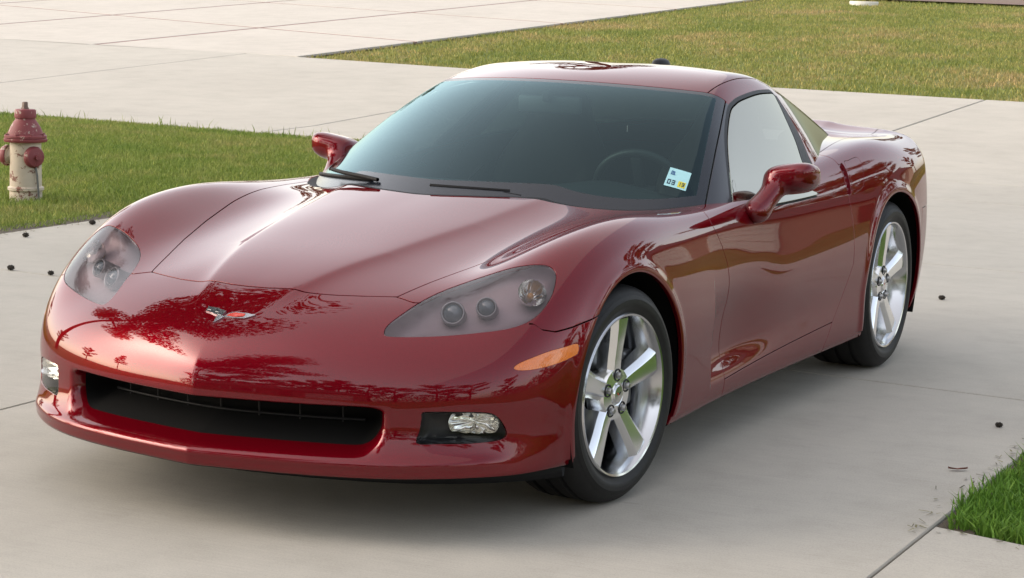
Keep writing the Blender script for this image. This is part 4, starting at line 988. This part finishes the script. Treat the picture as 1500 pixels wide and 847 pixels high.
# ------------------------------------------------------------------ wheels
def spoke(rh, rr, hubx, rimx):
    st = [(.03, .060, hubx-.004), (.07, .062, hubx+.002), (.11, .062, hubx+.004), (.16, .068, hubx+.010), (.21, .080, rimx-.006), (rr, .090, rimx-.004)]
    V = []; 
    for r, w, x_ in st:
        r2 = r*rr/.238 if r < rr else r
        for (t, dx) in ((-1.22, -.052), (-1.12, -.016), (-.72, -.0025), (-.60, 0), (0, .001), (.60, 0), (.72, -.0025), (1.12, -.016), (1.22, -.052)):
            V.append((x_+dx, t*w/2*1.0, r2))
    V = np.array(V); Q = []
    for i in range(len(st)-1):
        for j in range(8): Q.append((i*9+j, i*9+j+1, (i+1)*9+j+1, (i+1)*9+j))
    return V, np.array(Q)
def make_wheel(R, flange, width):
    """parts built in wheel space: axle along x, outer face towards +x, origin at hub centre"""
    w = width/2; P = {}
    fr = flange; bead = fr-.014
    tp = [(fr-.006, w-.012), (fr+.010, w-.002), (fr+.018, w+.0015), (fr+.0195, w+.003), (fr+.030, w+.0042), (fr+.040, w+.0042), (fr+.0412, w+.0025), (R-.030, w+.0005), (R-.0288, w-.0015), (R-.022, w-.006), (R-.008, w-.020), (R-.002, w-.036), (R, w*.55)]
    grooves = []
    for gx in (w*.45, 0.0, -w*.45): grooves += [(R, gx+.009), (R-.008, gx+.006), (R-.008, gx-.006), (R, gx-.009)]
    tp2 = tp+grooves+[(a, -b) for a, b in reversed(tp)]
    P['tyre'] = (*lathe(tp2, 96, 'x'), M['rubber'])
    P['rim'] = (*lathe([(fr-.004, w-.016), (fr+.001, w-.006), (fr-.003, w-.001), (fr-.009, w-.003), (bead, w-.012), (bead-.006, w-.030), (bead-.016, w-.06), (bead-.024, .0), (bead-.024, -w+.03), (bead-.005, -w+.005)], 96, 'x'), M['barrel'])
    hubx = w-.032; rimx = w-.010
    sp = []
    for k in range(5):
        V, Q = spoke(.03, bead-.003, hubx, rimx); a = k*2*math.pi/5; c, s = math.cos(a), math.sin(a)
        sp.append((np.stack([V[:, 0], V[:, 1]*c-V[:, 2]*s, V[:, 1]*s+V[:, 2]*c], 1), Q))
    P['spoke'] = sp
    P['hub'] = (*lathe([(.0001, hubx+.006), (.030, hubx+.006), (.033, hubx+.002), (.036, hubx+.004), (.076, hubx+.001), (.084, hubx-.012), (.088, hubx-.05), (.0001, hubx-.06)], 60, 'x'), M['chrome'])
    P['cap'] = (*lathe([(.0001, hubx+.0105), (.024, hubx+.010), (.028, hubx+.006)], 40, 'x'), M['silver'])
    P['nut'] = lathe([(.0001, hubx+.016), (.007, hubx+.016), (.0095, hubx+.013), (.0105, hubx+.001), (.015, hubx+.0025), (.016, hubx-.002)], 6*4, 'x')
    P['nutseat'] = lathe([(.0155, hubx+.0047), (.019, hubx+.0052), (.0205, hubx+.001)], 24, 'x')
    P['disc'] = (*lathe([(.06, -.01), (.062, .012), (.08, .014), (R*.50, .014), (R*.50, -.012), (.08, -.012)], 64, 'x'), M['steel'])
    return P
def add_wheel(P, c, sx, steer, R):
    wl = empty('wheel', c, car); wl.rotation_euler = (0, 0, steer)
    Sx = np.array([sx, 1, 1])
    def put(n, V, Q, mat, sm=True, ang=35):
        Q = np.asarray(Q); o = mesh_np(n, V*Sx, Q if sx > 0 else Q[:, ::-1], mat, parent=wl, smooth=sm)
        if ang: o.data.set_sharp_from_angle(angle=math.radians(ang))
        return o
    put('tyre', *P['tyre'], ang=50); put('rim', *P['rim'], ang=40)
    for V, Q in P['spoke']: put('spoke', V, Q, M['chrome'], ang=22)
    put('hub', *P['hub']); put('centre_cap', *P['cap'])
    for k in range(5):
        a = math.pi/2+k*2*math.pi/5; d = np.array([0, .057*math.cos(a), .057*math.sin(a)])
        put('lug_nut', P['nut'][0]+d, P['nut'][1], M['steel']); put('nut_seat', P['nutseat'][0]+d, P['nutseat'][1], M['satin'])
    put('brake_disc', *P['disc'])
    bm = bmesh.new(); box(bm, (sx*.005, .5*R, .02), (.07, .06, .17), bev=.012); o = from_bm('brake_caliper', bm, pbr('caliper', (.16, .16, .17), .4, .6), wl)
    # small coloured mark on the cap
    hx = P['cap'][0][:, 0].max()+.0008
    put('cap_mark', np.array([(hx, -.012, .004), (hx, -.001, -.004), (hx, -.001, .001), (hx, -.012, .008)]), [(0, 1, 2, 3)], M['flagred'], False, 0)
    put('cap_mark', np.array([(hx, .001, -.004), (hx, .012, .004), (hx, .012, .009), (hx, .001, .002)]), [(0, 1, 2, 3)], M['flagblack'], False, 0)
    return wl
PF = make_wheel(.327, .246, .245); PR = make_wheel(.341, .259, .285)
add_wheel(PF, (.775, 0, .327), 1, math.radians(-5.5), .327); add_wheel(PF, (-.775, 0, .327), -1, math.radians(-5.5), .327)
add_wheel(PR, (.757, 2.686, .341), 1, 0, .341); add_wheel(PR, (-.757, 2.686, .341), -1, 0, .341)

# ------------------------------------------------------------------ interior seen through the glass
bm = bmesh.new(); box(bm, (0, 1.55, .42), (1.36, 1.7, .5))
for f in [f for f in bm.faces if f.normal.z > .9]: bm.faces.remove(f)
from_bm('cabin_tub', bm, M['interior'], car)
bm = bmesh.new(); box(bm, (0, 2.36, .55), (1.3, .05, .56), bev=.01); from_bm('rear_bulkhead', bm, M['interior'], car)
bm = bmesh.new(); box(bm, (0, 2.82, .80), (1.2, .92, .03), bev=.01); from_bm('cargo_deck', bm, M['interior'], car)
xs = np.linspace(-.70, .70, 29); V = []
prof = [(.50, .76), (.62, .795), (.85, .815), (1.02, .822), (1.12, .805), (1.18, .76), (1.20, .66), (1.17, .50)]
for x_ in xs:
    hump = .035*math.exp(-((x_-.36)/.16)**2)
    for (y_, z_) in prof:
        yo = y_+.55*x_*x_ if y_ < .9 else y_; V.append((x_, min(yo, 1.12) if y_ < .9 else y_, z_+(hump if .8 < y_ < 1.15 else 0)-.02*x_*x_))
k = len(prof); Q = [(i*k+j, i*k+j+1, (i+1)*k+j+1, (i+1)*k+j) for i in range(28) for j in range(k-1)]
mesh_np('dashboard', np.array(V), Q, M['interior'], parent=car)
def seat(sx):
    st = empty('seat', (sx*.36, 1.9, .30), car)
    def cush(x, y, z):
        b = ((np.abs(x/.25)**4+np.abs((y+.22)/.28)**4+np.abs((z-.10)/.09)**4)**.25-1)*.09; return b
    def back(x, y, z):
        yy = y-.08-.33*(z-.1); w = .25-.12*sstep(.42, .78, z)
        t = .075+.03*sstep(.12, .22, np.abs(x))*(1-sstep(.4, .6, z))
        return ((np.abs(x/w)**4+np.abs(yy/t)**2.5+np.abs((z-.40)/.40)**5)**.25-1)*.08
    for nm, fn, lo, hi in (('seat_cushion', cush, (-.28, -.54, -.02), (.28, .1, .22)), ('backrest', back, (-.28, -.15, -.06), (.28, .42, .84))):
        v, t, n_ = surfnet(fn, lo, hi, .02); mesh_np(nm, v, t, M['leather'], n_, st)
seat(1); seat(-1)
sw_o = empty('steering_wheel', (.355, 1.36, .765), car); sw_o.rotation_euler = (math.radians(-66), 0, 0)
a = np.linspace(0, 2*math.pi, 49)[:-1]
V, Q = tube(np.stack([.185*np.cos(a), .185*np.sin(a), 0*a], 1), .015, 10, True); mesh_np('wheel_rim', V, Q, pbr('wheel_leather', (.05, .05, .05), .35), parent=sw_o)
bm = bmesh.new(); box(bm, (0, 0, -.01), (.13, .11, .05), bev=.02); box(bm, (0, -.09, -.01), (.04, .16, .015), bev=.005); box(bm, (0, .02, -.01), (.35, .035, .015), bev=.005); from_bm('wheel_hub', bm, M['interior'], sw_o, angle=40)
V, Q = lathe([(.0001, .022), (.018, .02), (.02, .012)], 20); mesh_np('hub_badge', V, Q, M['silver'], parent=sw_o)
rv = empty('rear_view_mirror', (.03, 1.24, 1.092), car); bm = bmesh.new(); box(bm, (0, 0, 0), (.25, .03, .065), bev=.013); from_bm('mirror_shell', bm, pbr('mirror_shell', (.10, .10, .10), .4), rv, angle=40)
bm = bmesh.new(); box(bm, (0, -.02, .03), (.03, .04, .04), bev=.006); from_bm('mirror_stem', bm, M['interior'], rv)

# ------------------------------------------------------------------ wipers, sticker, badge
def ws_point(x_, y_, off=0):
    z_ = float(Troof(np.array([abs(x_)]), np.array([y_]))[0]); return np.array([x_, y_, z_+off])
def wiper(pts_arm, pts_blade):
    w = empty('wiper', (0, 0, 0), car)
    V, Q = tube(pts_arm, .007, 8); mesh_np('wiper_arm', V, Q, M['black'], parent=w)
    V, Q = tube(pts_blade, .007, 6); mesh_np('wiper_blade', V, Q, M['black'], parent=w)
wiper([(-.22, .44, .862), (-.30, .475, .866), (-.42, .54, .868), (-.50, .61, .868)], [(x_, .405+.95*x_*x_, float(Troof(np.array([abs(x_)]), np.array([.405+.95*x_*x_]))[0])+.004) for x_ in np.linspace(-.74, -.26, 14)])
wiper([(.30, .47, .838), (.25, .455, .845), (.18, .44, .852), (.12, .43, .855)], [(x_, .405+.95*x_*x_, float(Troof(np.array([abs(x_)]), np.array([.405+.95*x_*x_]))[0])-.002) for x_ in np.linspace(.0, .26, 8)])
# inspection sticker low on the driver side of the windshield, laid on the glass
def on_glass(q):  # q in sticker units 0..1
    A, B, C, D = np.array((.615, .971)), np.array((.675, 1.015)), np.array((.692, .923)), np.array((.631, .876))
    p_ = (A*(1-q[0])+B*q[0])*(1-q[1])+(D*(1-q[0])+C*q[0])*q[1]; return p_
def glass_z(P, off): return Troof(np.abs(P[:, 0]), P[:, 1])+off
def sticker_mesh(name, polys, mat, off, parent):
    bm = bmesh.new()
    for poly in polys:
        vs_ = []
        for q in poly:
            p_ = on_glass(q); vs_.append(bm.verts.new((p_[0], p_[1], float(glass_z(p_[None], off)[0]))))
        bm.faces.new(vs_)
    return from_bm(name, bm, mat, parent)
def rects(*r): return [[(a, b), (c, b), (c, d), (a, d)] for a, b, c, d in r]
grid = [(i/6, j/6, (i+1)/6, (j+1)/6) for i in range(6) for j in range(6)]
stk = sticker_mesh('inspection_sticker', rects(*grid), pbr('sticker_paper', (.42, .72, .74), .5), .0022, wsh)
sticker_mesh('sticker_patch', rects((.58, .60, .92, .92)), pbr('sticker_yellow', (.70, .62, .05), .5), .0030, stk)
def seg_digit(ch, x0, y0, w, h, t):
    S = {'0': 'abcdef', '3': 'abgcd', '1': 'bc', '5': 'afgcd'}[ch]; R_ = []
    D = dict(a=(0, 0, 1, t), g=(0, .5-t/2, 1, .5+t/2), d=(0, 1-t, 1, 1), f=(0, 0, t*1.3, .5), e=(0, .5, t*1.3, 1), b=(1-t*1.3, 0, 1, .5), c=(1-t*1.3, .5, 1, 1))
    for s_ in S: a_, b_, c_, d_ = D[s_]; R_.append((x0+a_*w, y0+b_*h, x0+c_*w, y0+d_*h))
    return R_
ink = pbr('sticker_ink', (.01, .03, .06), .5)
sticker_mesh('sticker_print', rects(*(seg_digit('0', .10, .64, .15, .25, .2)+seg_digit('3', .30, .64, .15, .25, .2)+seg_digit('1', .60, .66, .10, .20, .22)+seg_digit('3', .76, .66, .12, .20, .22))), ink, .0038, stk)
sticker_mesh('sticker_print', rects((.13, .16, .17, .36), (.19, .16, .23, .30), (.25, .20, .30, .36), (.13, .33, .34, .37), (.21, .18, .30, .22)), pbr('sticker_blue', (.02, .09, .25), .5), .0038, stk)
# crossed-flags badge on the nose
def nose_pt(x_, t):
    """point on the nose skin: walk down from the hood front edge, t metres along y"""
    y_ = -.745-t; lo, hi = .3, .8
    for _ in range(40):
        mid = (lo+hi)/2
        if float(body(np.array([x_]), np.array([y_]), np.array([mid]))[0]) < 0: lo = mid
        else: hi = mid
    return np.array([x_, y_, lo])
_bn = grad(body, nose_pt(.012, .05)[None])[0]; _bn /= np.linalg.norm(_bn)
_bc = nose_pt(.012, .055); _bx = np.array([1., 0, 0])-_bn*_bn[0]; _bx /= np.linalg.norm(_bx); _by = np.cross(_bn, _bx)
def badge_piece(name, poly, h0, h1, mat, parent):
    bm = bmesh.new(); pts = []
    for (u, v) in poly:
        p_ = _bc+_bx*u+_by*v
        for _ in range(3): gg = grad(body, p_[None])[0]; p_ = p_-gg*float(body(*[np.array([c]) for c in p_])[0])/(gg@gg)
        pts.append(p_)
    lo = [bm.verts.new(p_+_bn*h0) for p_ in pts]; hi = [bm.verts.new(p_+_bn*h1) for p_ in pts]
    bm.faces.new(hi); n_ = len(pts)
    for i in range(n_): bm.faces.new((lo[i], lo[(i+1) % n_], hi[(i+1) % n_], hi[i]))
    return from_bm(name, bm, mat, parent)
bd = empty('badge', (0, 0, 0), car); mm = .001
badge_piece('flag_frame', [(-78*mm, 34*mm), (-45*mm, 30*mm), (-10*mm, 20*mm), (-12*mm, -2*mm), (-4*mm, -4*mm), (-22*mm, -34*mm), (-26*mm, -2*mm), (-44*mm, 3*mm), (-58*mm, 9*mm), (-74*mm, 12*mm)], -.002, .004, M['silver'], bd)
badge_piece('flag_frame', [(-21*mm, -33*mm), (-2*mm, -6*mm), (30*mm, -6*mm), (62*mm, -1*mm), (88*mm, 20*mm), (56*mm, 22*mm), (22*mm, 22*mm), (4*mm, 12*mm), (-6*mm, -6*mm)], -.002, .0035, M['silver'], bd)
badge_piece('flag_field', [(4*mm, 0*mm), (32*mm, -1*mm), (56*mm, 6*mm), (56*mm, 17*mm), (24*mm, 17*mm), (10*mm, 10*mm)], .003, .0048, M['flagred'], bd)
for i in range(4):
    for j in range(2):
        if (i+j) % 2 == 0:
            u0 = -73+i*15; v0 = 28-j*9-i*3.2; badge_piece('flag_check', [(u0*mm, v0*mm), ((u0+13)*mm, (v0-2.5)*mm), ((u0+13)*mm, (v0-10.5)*mm), (u0*mm, (v0-8)*mm)], .003, .0052, M['flagblack'], bd)
